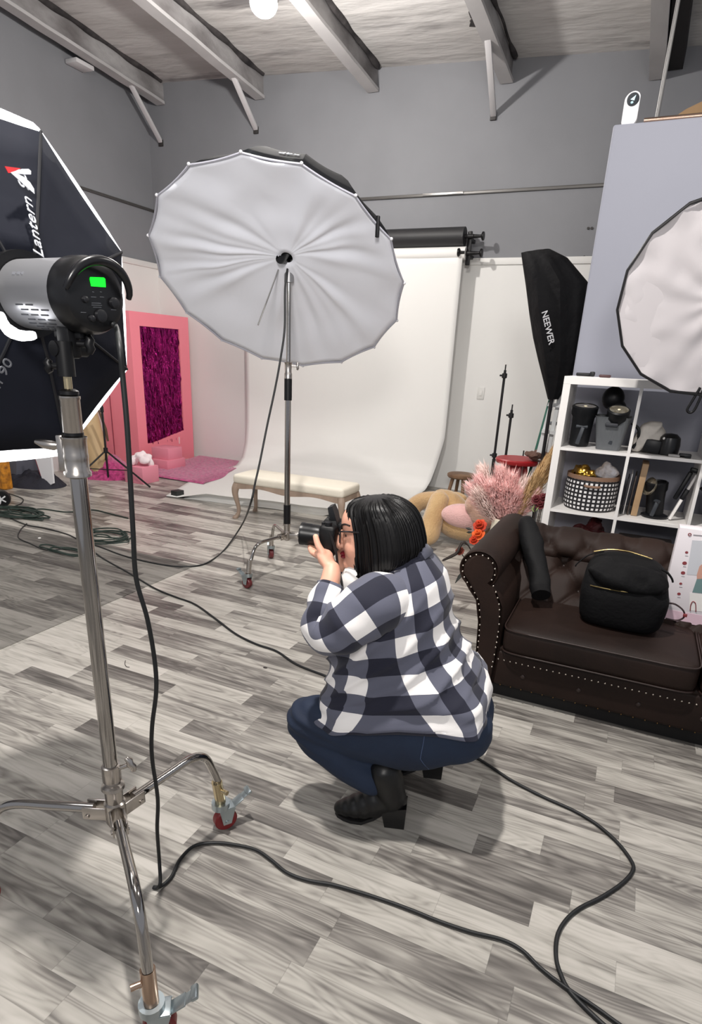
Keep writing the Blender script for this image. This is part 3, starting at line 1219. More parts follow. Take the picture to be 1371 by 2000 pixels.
m = MB()
rg = []
for i in range(14):
    s = 1 - i / 13.5
    rr_ = o16ring(RRo * .985 * s, -.012)
    out = []
    for j, p in enumerate(rr_):
        t_ = 2 * math.pi * j / 80
        h = .006 * noise.noise(V((math.cos(t_) * s * 5, math.sin(t_) * s * 5, 2))) * 2 + .008 * math.sin(t_ * 16) * s ** 8 + .012 * (1 - s) + (.004 * math.sin(9 * t_ + 4 * s) * s * (1 - s) * 4)
        out.append(p + on * h)
    rg.append(out)
m.loft(rg)
m.build('front_diffuser', mat('softbox_white_face', (200, 195, 197), .75, bump=.1, bscale=6), SH, ang=80)
m = MB()
m.tube([o16(RRo, 0, k / 1.0) for k in range(16)], .006, 6, closed=True)
m.build('black_rim', BLACK, SH, ang=30)
m = MB()
m.loft([o16ring(RRo, 0), o16ring(RRo * .98, -.05), o16ring(RRo * .8, -.16), o16ring(.2, -.27), o16ring(.08, -.33)], caps=False)
m.build('back_shell', mat('black_softbox_shell', (18, 18, 20), .8), SH, ang=25, solid=.0015)
hb = oc - on * .42
m = MB()
m.lathe([(.02, -.66), (.065, -.66), (.065, -.32), (.02, -.32)], oc, on, 24)
m.build('strobe_body', BLACK, SH)
# strap handle below the rim
hp = apl(1352, 783, oc, on)
m = MB()
m.tube(smooth_pts([hp + V((.02, 0, .06)), hp + V((0, 0, .0)), hp + V((-.012, 0, -.04)), hp + V((.004, 0, -.052)), hp + V((.02, 0, -.03)), hp + V((.035, 0, .05))], 5), .006, 8)
m.build('hand_strap', BLACK, SH, ang=60)
sp_ = V((hb.x + .36, 3.46, 0))
SSt = thing('softbox_stand', 'black light stand mostly outside the picture, holding the round softbox', 'light stand', sp_)
m = MB()
m.tube([V((sp_.x, sp_.y, .02)), V((sp_.x, sp_.y, hb.z - .02)), hb + V((0, 0, -.07))], .014, 12)
m.build('pole', MBLACK, SSt)
for k in range(3):
    d = V((math.cos(R(90 + 180 * (k - 1) * .5)), .0, 0)) if False else V(((1, .02, 0), (-1, .02, 0), (.2, .2, 0))[k])
    MB().tube([V((sp_.x, sp_.y, .16)), sp_ + d.normalized() * (.3 if k < 2 else .05) + V((0, 0, .012))], .009, 8).build('leg', MBLACK, SSt)
# ------------------------------------------------------------------ paper backdrop
xr_ = ay(903, 515, 6.93).x
xl_ = xr_ - 2.68
zr_ = ay(830, 496, 6.95).z
PAPER = mat('white_seamless_paper', (228, 227, 224), .75)
bd = thing('paper_backdrop', 'white seamless paper sweeping from the wall roller onto the floor', 'backdrop', (xr_ - 1.35, 6.93, 0))
sec = [(6.915, zr_), (6.91, 2.0), (6.91, 1.5), (6.91, 1.0), (6.90, .55), (6.88, .30), (6.82, .13), (6.70, .04), (6.4, .012), (5.9, .006)]
fl_ = az(330, 968, 0)
fr_ = az(700, 1010, 0)


def paper(u, v):
    # v 0..1 along length, u 0..1 left to right
    n = len(sec)
    if v <= .7:
        t_ = v / .7 * (n - 1)
        i = min(int(t_), n - 2)
        y = sec[i][0] + (sec[i + 1][0] - sec[i][0]) * (t_ - i)
        z = sec[i][1] + (sec[i + 1][1] - sec[i][1]) * (t_ - i)
        x = xl_ + (xr_ - xl_) * u
        if z < .6:
            x -= .12 * (1 - z / .6) * (1 if u > .5 else .2)
        return V((x + .0, y + .006 * math.sin(u * 9), z))
    w_ = (v - .7) / .3
    s0 = V((xl_ + (xr_ - .12 - xl_) * u - .03 * (1 - u), 5.9, .006))
    e0 = V((fl_.x + (xr_ - .3 - fl_.x) * u, fl_.y + (fl_.y * .0 + .25) * u - .05, 0))
    p = s0.lerp(e0, w_)
    lift = .0 if u < .07 else min(1, (u - .07) * 6)
    p.z = .006 + lift * .075 * max(0, (w_ - .72) / .28) ** 1.5 + .008 * lift * max(0, w_ - .5) * math.sin(u * 14)
    return p


m = MB()
m.sheet(paper, 44, 60)
m.build('paper_sheet', PAPER, bd, ang=80, solid=.002)
# curled under-lip
m = MB()
m.sheet(lambda u, v: paper(.10 + .88 * u, 1.0) + V((0, .05 * math.sin(v * 3.0), -.078 * v * 1.0 * min(1, .25 + u * 5) * min(1, (1.02 - u) * 6))), 40, 6)
m.build('curled_front_edge', mat('paper_underside', (222, 221, 217), .8), bd, ang=80, solid=.002)
gt = az(343, 967, .01)
tag(MB().box(gt + V((0, .03, .02)), (.085, .10, .05), Matrix.Rotation(R(-8), 3, 'Z'), .001).build('gaffer_tape', mat('black_tape', (34, 36, 36), .6)), 'black tape strip holding the front left corner of the white paper', 'tape')

rw = V((xr_, 6.96, zr_))
t = thing('white_paper_roll', 'white paper roll that the backdrop hangs from, under the black roll', 'paper roll', rw)
MB().cyl(V((xl_ - .03, 6.96, zr_)), V((xr_ + .02, 6.96, zr_)), .062, seg=32).build('paper', PAPER, t)
MB().cyl(V((xl_ - .08, 6.96, zr_)), V((xr_ + .07, 6.96, zr_)), .022, seg=16).build('core', MBLACK, t)
zb_ = ay(835, 464, 6.95).z
t = thing('black_paper_roll', 'black paper roll mounted above the white one', 'paper roll', (xr_, 6.95, zb_))
xb_ = ay(908, 464, 6.95).x
MB().cyl(V((xl_ - .03, 6.95, zb_)), V((xb_, 6.95, zb_)), .088, seg=32).build('paper', mat('black_seamless_paper', (34, 34, 36), .55), t)
MB().cyl(V((xl_ - .08, 6.95, zb_)), V((xb_ + .09, 6.95, zb_)), .02, seg=16).build('core', MBLACK, t)
for side in (0, 1):
    xq = xb_ + .045 if side == 0 else xl_ - .06
    t = thing('roller_bracket', ('black wall bracket with knobs at the right end of the paper rolls', 'black wall bracket behind the umbrella at the other end of the rolls')[side], 'bracket', (xq, YB, zr_))
    m = MB()
    m.box((xq, 6.98, (zr_ + zb_) / 2 - .03), (.045, .03, zb_ - zr_ + .16), None, .006)
    m.box((xq, 7.06, zb_ - .02), (.035, .18, .035), None, .004)
    m.box((xq, 7.06, zr_ - .02), (.035, .18, .035), None, .004)
    m.build('arm_frame', BLACK, t)
    for z in (zb_, zr_):
        sg = 1 if side == 0 else -1
        m = MB()
        m.lathe([(.02, 0), (.018, .05), (.014, .09), (.016, .10), (.042, .115), (.040, .13)], (xq + sg * .02, 6.96, z), (sg, 0, 0), 20)
        m.build('knob', BLACK, t)
        if z == zr_:
            m = MB()
            m.lathe([(.014, 0), (.016, .04), (.04, .055), (.038, .07)], (xq - sg * .02, 6.90, z + .0), (-sg, 0, 0), 20)
            m.build('inner_knob', BLACK, t)
# hanging roller chain weight
c1, c2 = ay(504, 700, 6.95), ay(505, 745, 6.95)
t = thing('chain_weight', 'hanging roller chain with black capped weight left of the stand pole', 'chain', c1)
MB().cyl(c1 + V((0, 0, .02)), V((c1.x, c1.y, zr_ - .03)), .004, seg=6).build('chain', mat('pale_bead_chain', (216, 214, 212), .4), t)
MB().cyl(c1, c2, .018, seg=14).build('weight_tube', mat('smoky_plastic', (140, 136, 142), .3), t)
MB().ball(c1, (.026, .026, .038)).build('end_cap', BLACK, t)
MB().ball(c2, (.026, .026, .038)).build('end_cap', BLACK, t)
# wall switch and small screw holes
p = ay(939, 768, YB - .014)
t = thing('light_switch', 'pale switch plate on the white wall right of the backdrop', 'switch', p)
MB().box(p + V((0, -.004, 0)), (.08, .008, .13), None, .003).build('plate', mat('switch_plate', (214, 213, 209), .5), t)
MB().box(p + V((0, -.010, 0)), (.03, .006, .055), None, .002).build('rocker', mat('switch_rocker', (222, 221, 217), .4), t)
for x, y in ((1149, 446), (1156, 446), (1141, 502)):
    q = ay(x, y, YB)
    tag(MB().cyl(q, q - V((0, .012, 0)), .012, seg=10).build('wall_screw', mat('dark_bolt', (50, 47, 46), .6)), {1149: 'left one of the paired screws high on the grey wall', 1156: 'right one of the paired screws high on the grey wall', 1141: 'lone screw just above the white wall ledge'}[x], 'screw')

# ------------------------------------------------------------------ bench
BW = mat('weathered_oak', (158, 138, 122), .55, var=.15, vscale=12, stretch=(1, 1, .2))
CREAM = mat('cream_linen', (226, 219, 204), .8, bump=.15, bscale=60)
l1, l3 = az(464, 1012, 0), az(503, 1000, 0)
zt_ = ay(460, 925, l1.y).z
bw_ = 1.06
bd_ = .36
x0_ = l1.x - .03
y0_ = l1.y - .03
xe_ = apl(688, 950, V((0, y0_ + bd_ / 2, 0)), V((0, 1, 0))).x
bw_ = xe_ - x0_
bn = thing('upholstered_bench', 'cream padded bench with curved wooden legs on the white paper', 'bench', (x0_ + bw_ / 2, y0_ + bd_ / 2, 0))
m = MB()


def bcush(u, v):
    a, b = u * 2 - 1, v * 2 - 1
    ex = (1 - abs(a) ** 10) ** .5 * (1 - abs(b) ** 6) ** .5 if abs(a) < 1 and abs(b) < 1 else 0
    return V((x0_ + bw_ * u, y0_ + bd_ * v, zt_ - .075 + .075 * ex ** .8))


m.b2((x0_, y0_, zt_ - .085), (x0_ + bw_, y0_ + bd_, zt_), .03, 4)
m.build('cushion', CREAM, bn, ang=50)
m = MB()
pr_ = []
for k in range(25):
    u = k / 24
    pr_.append((x0_ + .01 + (bw_ - .02) * u, zt_ - .085 - .035 - .012 * math.cos(u * 6.28 * 2)))
for yq in (y0_ + .01, y0_ + bd_ - .03):
    m.prism([V((x, yq, z)) for x, z in pr_] + [V((x0_ + bw_ - .01, yq, zt_ - .08)), V((x0_ + .01, yq, zt_ - .08))], (0, .02, 0))
for xq in (x0_ + .01, x0_ + bw_ - .03):
    m.b2((xq, y0_ + .01, zt_ - .125), (xq + .02, y0_ + bd_ - .01, zt_ - .08))
m.build('apron', BW, bn, ang=0)
for sx_ in (0, 1):
    for sy_ in (0, 1):
        cx_ = x0_ + .03 if sx_ == 0 else x0_ + bw_ - .03
        cy_ = y0_ + .03 if sy_ == 0 else y0_ + bd_ - .03
        ox = -1 if sx_ == 0 else 1
        oy = -1 if sy_ == 0 else 1
        L_ = zt_ - .085
        pts = [(0, 1.0, .030), (.010, .86, .033), (.012, .7, .027), (.002, .5, .021), (-.008, .32, .018), (-.008, .18, .017), (.004, .07, .019), (.016, .02, .024), (.018, 0, .022)]
        P_ = smooth_pts([V((cx_ + ox * o_, cy_ + oy * o_, L_ * h)) for o_, h, r_ in pts], 3)
        rr = lerp_list([r_ for *_, r_ in pts], 3)
        MB().tube(P_, rr, 10, up=(1, 0, 0)).build('leg', BW, bn, ang=60)

# ------------------------------------------------------------------ pink corner on the left
PINK = mat('pink_paint', (240, 136, 150), .6)
XB = -5.60
yA, yBk = ax(255, 607, XB).y, ax(367, 622, XB).y
zT = ax(255, 607, XB).z
pb = thing('pink_booth', 'tall pink box booth with a foil curtain in its doorway', 'booth', ((XB + XL) / 2, (yA + yBk) / 2, 0))
m = MB()
door = [ax(x, y, XB) for x, y in ((278, 637), (345, 643), (350, 650), (361, 840), (357, 849), (293, 869), (287, 862), (273, 645))]
# face with opening: strips round the doorway
yd0, yd1 = door[7].y, door[2].y
zd1 = door[0].z
zd0 = min(p.z for p in door)
m.b2((XB - .03, yA, 0), (XB, yd0, zT))
m.b2((XB - .03, yd1, 0), (XB, yBk, zT))
m.b2((XB - .03, yd0, zd1), (XB, yd1, zT))
m.b2((XB - .03, yd0, 0), (XB, yd1, zd0 + .02))
# sloping sill
m.prism([V((XB - .03, yd0, zd0)), V((XB - .03, yd1, zd0)), V((XB - .03, yd1, door[3].z)), V((XB - .03, yd0, door[5].z))], (.03, 0, 0))
m.build('front_face', PINK, pb, ang=0)
m = MB()
m.b2((XL + .03, yA - .03, 0), (XB, yA, zT))
m.b2((XL + .03, yA, zT - .03), (XB - .03, yBk, zT))
m.b2((XL + .03, yBk - .03, 0), (XB - .03, yBk, zT - .03))
m.build('side_panels', PINK, pb, ang=0)
m = MB()
q = ay(215, 780, yA - .03)
m.b2((q.x - .006, yA - .034, 0), (q.x + .006, yA - .03, zT - .02))
m.build('panel_seam', mat('dark_pink_seam', (150, 62, 80), .7), pb)
FOIL = mat('magenta_foil', (176, 44, 126), .14, 1.0, c2=(90, 10, 62), vscale=12, bump=1.0, bscale=26, stretch=(1, 2.2, .5), bdist=.04)
m = MB()
rng = random.Random(4)


def foil(u, v):
    y = yd0 + (yd1 - yd0) * u
    z = zd1 + (zd0 - zd1) * v
    return V((XB - .012 + .006 * math.sin(u * 150) + .020 * noise.noise(V((u * 20, v * 6, 0))) + .014 * noise.noise(V((u * 46, v * 22, 5))), y, z))


m.sheet(foil, 120, 60)
m.build('foil_curtain', FOIL, pb, ang=0)
m = MB()
m.b2((XL + .04, yA + .01, .0), (XB - .1, yA + .02, zT - .04))
# small white tag hanging below the curtain
q = ax(350, 860, XB + .005)
tag(MB().box(q, (.006, .02, .09)).build('paper_tag', mat('pale_pink_paper', (240, 200, 204), .7)), 'tiny pale tag hanging below the foil curtain', 'tag')


def furry(name, fn, nu, nv, m_, label, cat, amp=.02, sc=22, kind=None, sd=0):
    def f(u, v):
        p = fn(u, v)
        p = p.copy()
        e = min(u, 1 - u, v, 1 - v)
        p.z += amp * (noise.noise(V((p.x * sc, p.y * sc, sd))) + .6 * noise.noise(V((p.x * sc * 3, p.y * sc * 3, sd)))) * (1 if e > .02 else 0) + amp
        return p
    o_ = MB().sheet(f, nu, nv).build(name, m_, None, ang=80)
    return tag(o_, label, cat)


FUR = mat('magenta_fur', (205, 62, 134), .9, c2=(150, 30, 92), vscale=30, bump=1.0, bscale=90, sheen=.6)
r1, r2, r3, r4 = V((XB + .03, yBk + .08, 0)), V((-4.68, 7.08, 0)), az(400, 948, 0), az(280, 928, 0)


def rug(u, v):
    a = r1.lerp(r2, u)
    b = r4.lerp(r3, u)
    p = a.lerp(b, v)
    p.x += .03 * math.sin(v * 11) * (1 if u in (0, 1) else 0)
    p.z = .0 if (u in (0, 1) or v in (0, 1)) else .018
    return p


furry('fur_rug', rug, 70, 70, FUR, 'magenta shaggy rug in front of the pink booth', 'rug', .010)

h1 = az(200, 935, 0)


def heap(cx, cy, rx, ry, h, sd):
    def f(u, v):
        a = u * 2 * math.pi
        r_ = v
        x = cx + rx * r_ * math.cos(a)
        y = cy + ry * r_ * math.sin(a)
        n_ = noise.noise(V((x * 3, y * 3, sd)))
        z = h * max(0, (1 - r_ ** 2.4)) * (1 + .5 * n_)
        return V((x, y, max(0, z)))
    return f


def heap_obj(name, cx, cy, rx, ry, h, m_, label, cat, sd=0, amp=.02, nu=60, nv=16, sc=22):
    f0 = heap(cx, cy, rx, ry, h, sd)

    def f(u, v):
        p = f0(u % 1.0, v)
        k = (1 - v ** 6)
        p.z += amp * k * (noise.noise(V((p.x * sc, p.y * sc, sd))) + .5 * noise.noise(V((p.x * sc * 2.7, p.y * sc * 2.7, sd))))
        p.z = max(p.z, .0)
        return p
    mb_ = MB()
    mb_.loft([[f(i / nu, 1 - j / nv) for i in range(nu)] for j in range(nv + 1)], caps=True)
    return tag(mb_.build(name, m_, None, ang=80), label, cat)


p = az(188, 925, 0)
heap_obj('fur_blanket', p.x + .08, p.y - .02, .46, .30, .27, FUR, 'bunched magenta fur blanket at the foot of the paper rolls', 'blanket', sd=3, amp=.03)
p = az(160, 942, 0)
LP = mat('pale_pink_card', (226, 140, 158), .6)
q0 = az(262, 944, 0)
bxz = ay(262, 912, q0.y).z
tb_ = MB().b2((q0.x - .13, q0.y, 0), (q0.x + .13, q0.y + .26, bxz), .004).build('pink_box', LP)
tag(tb_, 'pale pink box with crumpled white tissue on it', 'box')
rng = random.Random(2)
m = MB()
for k in range(9):
    m.ball((q0.x + rng.uniform(-.09, .09), q0.y + .12 + rng.uniform(-.08, .08), bxz + rng.uniform(.02, .10)), (rng.uniform(.03, .08), rng.uniform(.03, .07), rng.uniform(.02, .05)), Matrix.Rotation(rng.random() * 3, 3, 'X'), 9, 6)
o_ = m.build('tissue_paper', mat('white_tissue', (240, 225, 228), .8, bump=.5, bscale=30), ang=20)
remesh_obj(o_, .012, 2)
tag(o_, 'crumpled white tissue heaped on the pale pink box', 'tissue')
for i, (x0p, y0p, x1p, dz, dep, base) in enumerate(((278, 917, 322, .13, .34, 0), (274, 899, 312, .14, .26, .13), (321, 901, 337, .075, .18, .0))):
    if base == 0:
        a = az(x0p + 20, y0p, 0)
    else:
        a = V((a0.x - .02, a0.y + .05, base))
    if i == 0:
        a0 = a.copy()
    if i == 2:
        a = az(330, 905, 0)
    m = MB().b2((a.x - .02, a.y, base), (a.x + (.24 if i < 2 else .1), a.y + dep, base + dz), .003)
    tag(m.build('gift_box', LP), ('lower pink box of the small stack on the fur rug', 'upper pink box of the small stack on the fur rug', 'smallest pink box lying beside the stack on the rug')[i], 'box', 'small pink boxes on the rug')

# leaning paper rolls
KR = mat('kraft_roll', (186, 158, 118), .6)
a, b = az(192, 900, 0), None
yy_ = 5.25
pa = ay(190, 893, yy_)
pbm = V((pa.x, pa.y, 0))
ptop = ay(152, 745, yy_ + .15)
t = thing('kraft_paper_roll', 'fat tan paper roll leaning behind the pink fur blanket', 'paper roll', pbm)
d_ = (ptop - pa).normalized()
pa0 = pa - d_ * (pa.z / d_.z)
MB().tube([pa0 + V((0, 0, .02)), ptop], .125, 28).build('roll', KR, t)
m = MB()
q1 = ay(193, 803, yy_ - .05)
m.prism([ay(190, 800, yy_ - .05), ay(205, 838, yy_ - .05), ay(209, 862, yy_ - .05), ay(198, 822, yy_ - .05)], (0, .03, 0))
m.build('torn_edge', mat('torn_kraft', (84, 62, 44), .8), t, ang=0)
pa = ay(160, 893, yy_ - .1)
ptop = ay(142, 780, yy_ + .1)
d_ = (ptop - pa).normalized()
pa0 = pa - d_ * (pa.z / d_.z)
tag(MB().tube([pa0 + V((0, 0, .02)), ptop], .07, 24).build('violet_paper_roll', mat('violet_paper', (86, 66, 140), .6)), 'slim violet paper roll leaning left of the tan roll', 'paper roll')
# rigid white board leaning further left
pp = [(64, 880), (98, 874), (104, 944), (88, 953)]
base = az(88, 953, 0)
pl_ = [apl(x, y, base, V((.25, -1, 0))) for x, y in pp]
tag(MB().prism(pl_, (.0, .02, 0)).build('white_board', mat('white_foam_board', (222, 222, 226), .6), ang=0), 'white board leaning at the far left under the glowing softbox', 'board')
tag(MB().prism([p_ + V((-.09, .06, 0)) for p_ in pl_], (0, .02, 0)).build('crimson_board', mat('crimson_board', (150, 46, 66), .7), ang=0), 'crimson board edge behind the white board', 'board')
pg = ay(35, 928, 4.55)
pg.z = 0
m = MB()
m.loft([[V((pg.x + sx_ * (.14 + .06 * k), pg.y + sy_ * .14, .0 + (ay(35, 889, 4.5).z) * k)) for sx_, sy_ in ((-1, -1), (1, -1), (1, 1), (-1, 1))] for k in (0, 1)])
tag(m.build('storage_bin', mat('slate_fabric', (94, 96, 108), .8), ang=20), 'slate grey fabric bin under the softbox glow', 'bin')
po = ay(5, 922, 4.15)
m = MB().b2((po.x - .22, po.y, 0), (po.x, po.y + .1, ay(5, 888, 4.15).z), .02)
tag(m.build('amber_bag', mat('amber_fabric', (226, 150, 40), .6, c2=(120, 70, 20), vscale=20), ang=40), 'amber patterned bag at the very left edge', 'bag')
pd_ = az(45, 950, 0)
heap_obj('dark_cloth_heap', pd_.x - .06, pd_.y + .16, .42, .26, .14, mat('dark_cloth', (30, 30, 42), .8, bump=.8, bscale=20), 'dark heap of cloth and bags below the grey bin', 'cloth', sd=9, amp=.05, sc=9)
# small wheeled toy at left edge
pw = az(8, 990, 0)
t = thing('toy_wheel', 'black wheel with white spokes at the left picture edge', 'wheel', pw)
wc = pw + V((-.02, 0, .075))
wa = V((.75, -.66, 0)).normalized()
MB().lathe([(.03, -.03), (.07, -.035), (.078, -.015), (.078, .015), (.07, .035), (.045, .035)], wc, wa, 28).build('tyre', BLACK, t)
m = MB()
m.lathe([(.003, .02), (.046, .028), (.046, .02), (.003, .01)], wc, wa, 20)
for k in range(5):
    a = k * 2 * math.pi / 5
    u_, w_, _ = frame(wa)
    m.box(wc + wa * .034 + (u_ * math.cos(a) + w_ * math.sin(a)) * .024, (.044, .012, .008), Matrix((u_ * math.cos(a) + w_ * math.sin(a), -u_ * math.sin(a) + w_ * math.cos(a), wa)).transposed(), .001)
m.build('hub', mat('white_plastic', (226, 226, 228), .4), t)

# black tripod in front of the booth
tbp = az(212, 938, 0)
t = thing('tripod_stand', 'black tripod light stand in front of the pink booth', 'light stand', tbp)
f_ = facing(tbp)
ztp = apl(196, 648, tbp, f_).z
zj = apl(211, 880, tbp, f_).z
m = MB()
m.cyl(tbp + V((0, 0, .03)), tbp + V((0, 0, ztp)), .011, seg=10)
m.lathe([(.012, zj - .03), (.024, zj - .025), (.024, zj + .03), (.012, zj + .035)], tbp, seg=12)
zk = apl(205, 800, tbp, f_).z
m.lathe([(.012, zk - .03), (.019, zk - .025), (.019, zk + .03), (.012, zk + .035)], tbp, seg=12)
m.build('pole', MBLACK, t)
for (x, y) in ((139, 944), (293, 951), (207, 925)):
    e = az(x, y, .008)
    lg = MB().tube([tbp + V((0, 0, zj)), e], .010, 8).build('leg', MBLACK, t)
    MB().tube([tbp + V((0, 0, .12)), (tbp + V((0, 0, zj))).lerp(e, .55)], .006, 6).build('brace', MBLACK, t)

# ------------------------------------------------------------------ cords on the floor at the left
GRN = mat('dark_green_cord', (36, 52, 46), .6)


def coil(name, px, py, n, rx, ry, label, sd, r=.0055, z=.006):
    c = az(px, py, 0)
    rng = random.Random(sd)
    pts = []
    for k in range(n * 10):
        a = 2 * math.pi * k / 10
        j = k // 10
        ro_ = rng.uniform(-.015, .015)
        cx_ = rx * (.25 * math.sin(j * 1.9 + sd))
        cy_ = ry * (.25 * math.cos(j * 1.3))
        pts.append(V((c.x + cx_ + (rx * (.75 + .25 * math.sin(j * 2.3)) + ro_) * math.cos(a + j * .35), c.y + cy_ + (ry * (.7 + .3 * math.cos(j * 1.7)) + ro_) * math.sin(a + j * .35), z + .0035 * j * .9 + .004 * (k % 3))))
    return cable(name, pts, r, GRN, label, 4, 'cable', 6)


coil('extension_cord_coil', 205, 1052, 6, .24, .17, 'loose dark green cord coil on the darker floor right of the stand', 3)
coil('extension_cord_coil', 120, 1078, 2, .22, .07, 'flat thin loop of dark green cord left of the coil', 8)
coil('extension_cord_coil', 30, 1005, 7, .34, .15, 'messy dark green cord pile at the left picture edge', 5, .007)
cable('green_cable', [az(x, y, .007) for x, y in ((40, 1000), (80, 994), (130, 1000), (180, 996), (210, 1002), (250, 1012))], .006, GRN, 'green cord running right from the messy cord pile')
cable('thin_cord', [az(x, y, .006) for x, y in ((20, 1012), (52, 1025), (90, 1032), (130, 1043), (150, 1052), (176, 1062))], .005, RUBBER, 'black cord linking the messy pile to the coil')
cable('bent_cord', [az(x, y, .006) for x, y in ((52, 1023), (40, 1035), (36, 1050), (60, 1062), (90, 1074), (125, 1072))], .005, RUBBER, 'bent black cord curving below the linking cord')
cable('short_cord', [az(x, y, .006) for x, y in ((10, 962), (30, 968), (45, 975), (40, 984), (24, 990))], .005, RUBBER, 'short black cord hooked near the toy wheel')

pts = [(172, 1068), (200, 1090), (250, 1118), (300, 1148), (340, 1165), (380, 1180), (420, 1208), (460, 1238), (500, 1258), (540, 1272), (580, 1298), (640, 1322), (700, 1350), (760, 1385), (830, 1425), (900, 1462), (950, 1492), (1000, 1525), (1060, 1556), (1120, 1583), (1165, 1610), (1205, 1645), (1232, 1680), (1236, 1700), (1215, 1725), (1175, 1752), (1130, 1775), (1103, 1800), (1088, 1830), (1086, 1870), (1096, 1905), (1112, 1935), (1150, 1975), (1200, 2020), (1240, 2050)]
cable('long_floor_cable', [az(x, y, .006) for x, y in pts], .0058, RUBBER, 'long black cable snaking behind the photographer and round to the lower edge')
# darker vinyl piece
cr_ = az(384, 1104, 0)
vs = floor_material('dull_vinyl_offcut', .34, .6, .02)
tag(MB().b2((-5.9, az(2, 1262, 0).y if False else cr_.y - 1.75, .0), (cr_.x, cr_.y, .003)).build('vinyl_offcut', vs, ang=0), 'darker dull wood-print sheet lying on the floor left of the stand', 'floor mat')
for i, (x, y) in enumerate(((77, 1051), (953, 1437))):
    q = az(x, y, .006)
    m = MB().ball(q, (.018 if i else .012, .012, .005), None, 8, 6)
    tag(m.build('paper_scrap', WHITEP, ang=0), ('tiny white scrap on the dark floor sheet', 'small white scrap on the floor by the sofa')[i], 'scrap')
for i, (x, y) in enumerate(((518, 1304), (245, 1297))):
    q = az(x, y, .001)
    if i == 0:
        m = MB().ball(q, (.012, .008, .002), None, 8, 6)
    else:
        m = MB().tube(smooth_pts([az(245, 1290, .002), az(244, 1297, .002), az(247, 1302, .002), az(253, 1303, .002)], 4), .0016, 5)
    tag(m.build('floor_debris', mat('dark_debris', (52, 46, 46), .8), ang=0), ('dark speck on the floor left of the photographer\'s elbow', 'short bent hair-like thread on the floor beside the cable')[i], 'debris')
# ------------------------------------------------------------------ partition and cube shelf
YPt = 4.05
xP, zP = ay(1198, 243, YPt).x, ay(1198, 243, YPt).z
PANEL = mat('pale_lilac_panel', (146, 148, 160), .6, var=.02, vscale=1.5)
t = thing('partition_panel', 'tall pale partition panel standing behind the white cube shelf', 'partition', (.6, YPt, 0))
MB().b2((xP, YPt, 0), (1.9, YPt + .07, zP), .012, 3).build('board', PANEL, t)
a, b = ay(1256, 243, YPt + .02), ay(1371, 229, YPt + .02)
d_ = (b - a)
m = MB()
m.cyl(V((a.x, YPt + .035, zP + .012)), V((1.9, YPt + .035, zP + .012)), .014, seg=12)
m.build('top_rail', mat('copper_tube', (176, 150, 134), .25, .9), t)
cbp = [ay(x, y, YPt + .3) for x, y in ((1285, 250), (1340, 213), (1371, 198), (1460, 170), (1480, 250))]
m = MB()
m.prism([V((cbp[0].x, YPt + .3, .0))] + cbp[:4] + [V((cbp[3].x, YPt + .3, .0))], (0, .02, 0))
tag(m.build('cardboard_sheet', mat('brown_cardboard', (140, 112, 80), .8, var=.1, vscale=4), ang=0), 'brown cardboard sheet peeking over the partition at the right edge', 'cardboard')
pc = ay(1232, 215, YPt + .03)
t = thing('security_camera', 'small white oval camera with a black lens standing on the partition', 'camera', (pc.x, pc.y, zP))
m = MB()
fr = []
for k in range(28):
    a = 2 * math.pi * k / 28
    c_, s_ = math.cos(a), math.sin(a)
    fr.append((.037 * c_, .043 + .034 * s_ if s_ > 0 else -.043 + .034 * s_))
for kk, (dy, sc) in enumerate(((-.018, .88), (-.014, 1), (.014, 1), (.018, .88))):
    pass
m.loft([[pc + V((x * sc, dy, z * sc + x * .12)) for x, z in fr] for dy, sc in ((-.018, .86), (-.013, 1), (.014, 1), (.018, .86))])
m.build('housing', mat('white_gloss_plastic', (240, 240, 242), .3), t)
lc = pc + V((.004, -.020, .040))
MB().lathe([(.001, .004), (.028, .004), (.030, 0), (.030, -.004)], lc, (0, -1, 0), 24).build('lens_disc', mat('lens_black', (14, 26, 36), .15), t)
m = MB()
m.prism([lc + V((x, -.0055, z)) for x, z in ((-.013, -.002), (.012, .016), (.007, -.008))], (0, -.001, 0))
m.ball(lc + V((-.003, -.005, -.015)), (.007, .002, .006), seg=8, rings=6)
m.build('lens_glint', mat('pale_blue_glint', (190, 225, 236), .3), t)  # pale shapes paint a reflection on the lens
MB().cyl(V((pc.x - .01, pc.y, zP - .005)), pc - V((0, 0, .07)), .009, seg=10).build('mount', WHITEP, t)

YS = 3.6
SD = .385
xs0 = -.398
cell = .35
zt0 = 1.385
cols = [xs0 + .03 + k * .359 for k in range(5)]
sh = thing('cube_shelf', 'white cube shelf unit holding studio gear behind the sofa', 'shelf', (xs0 + .75, YS + SD / 2, 0))
xe0 = cols[4] + .02
m = MB()
m.b2((xs0, YS, 0), (xs0 + .038, YS + SD, zt0), .001)
m.b2((xe0 - .018, YS, 0), (xe0 + .02, YS + SD, zt0), .001)
m.b2((xs0, YS - .001, zt0 - .038), (xe0 + .02, YS + SD, zt0 + .001), .001)
m.b2((xs0, YS, 0), (xe0, YS + SD, .038))
m.build('outer_frame', WHITEP, sh, ang=0)
rows = [1.009, .663, .318]
for z in rows:
    MB().b2((xs0 + .036, YS + .002, z - .008), (xe0 - .016, YS + SD - .002, z + .008)).build('shelf_board', WHITEP, sh, ang=0)
vx = [-.012, .345, .704]
for k, x in enumerate(vx):
    MB().b2((x - .008, YS + .001, .037), (x + .008, YS + SD - .001, zt0 - .037)).build('divider', WHITEP, sh, ang=0)
ZR = [1.018, .672, .327]          # standing heights of rows


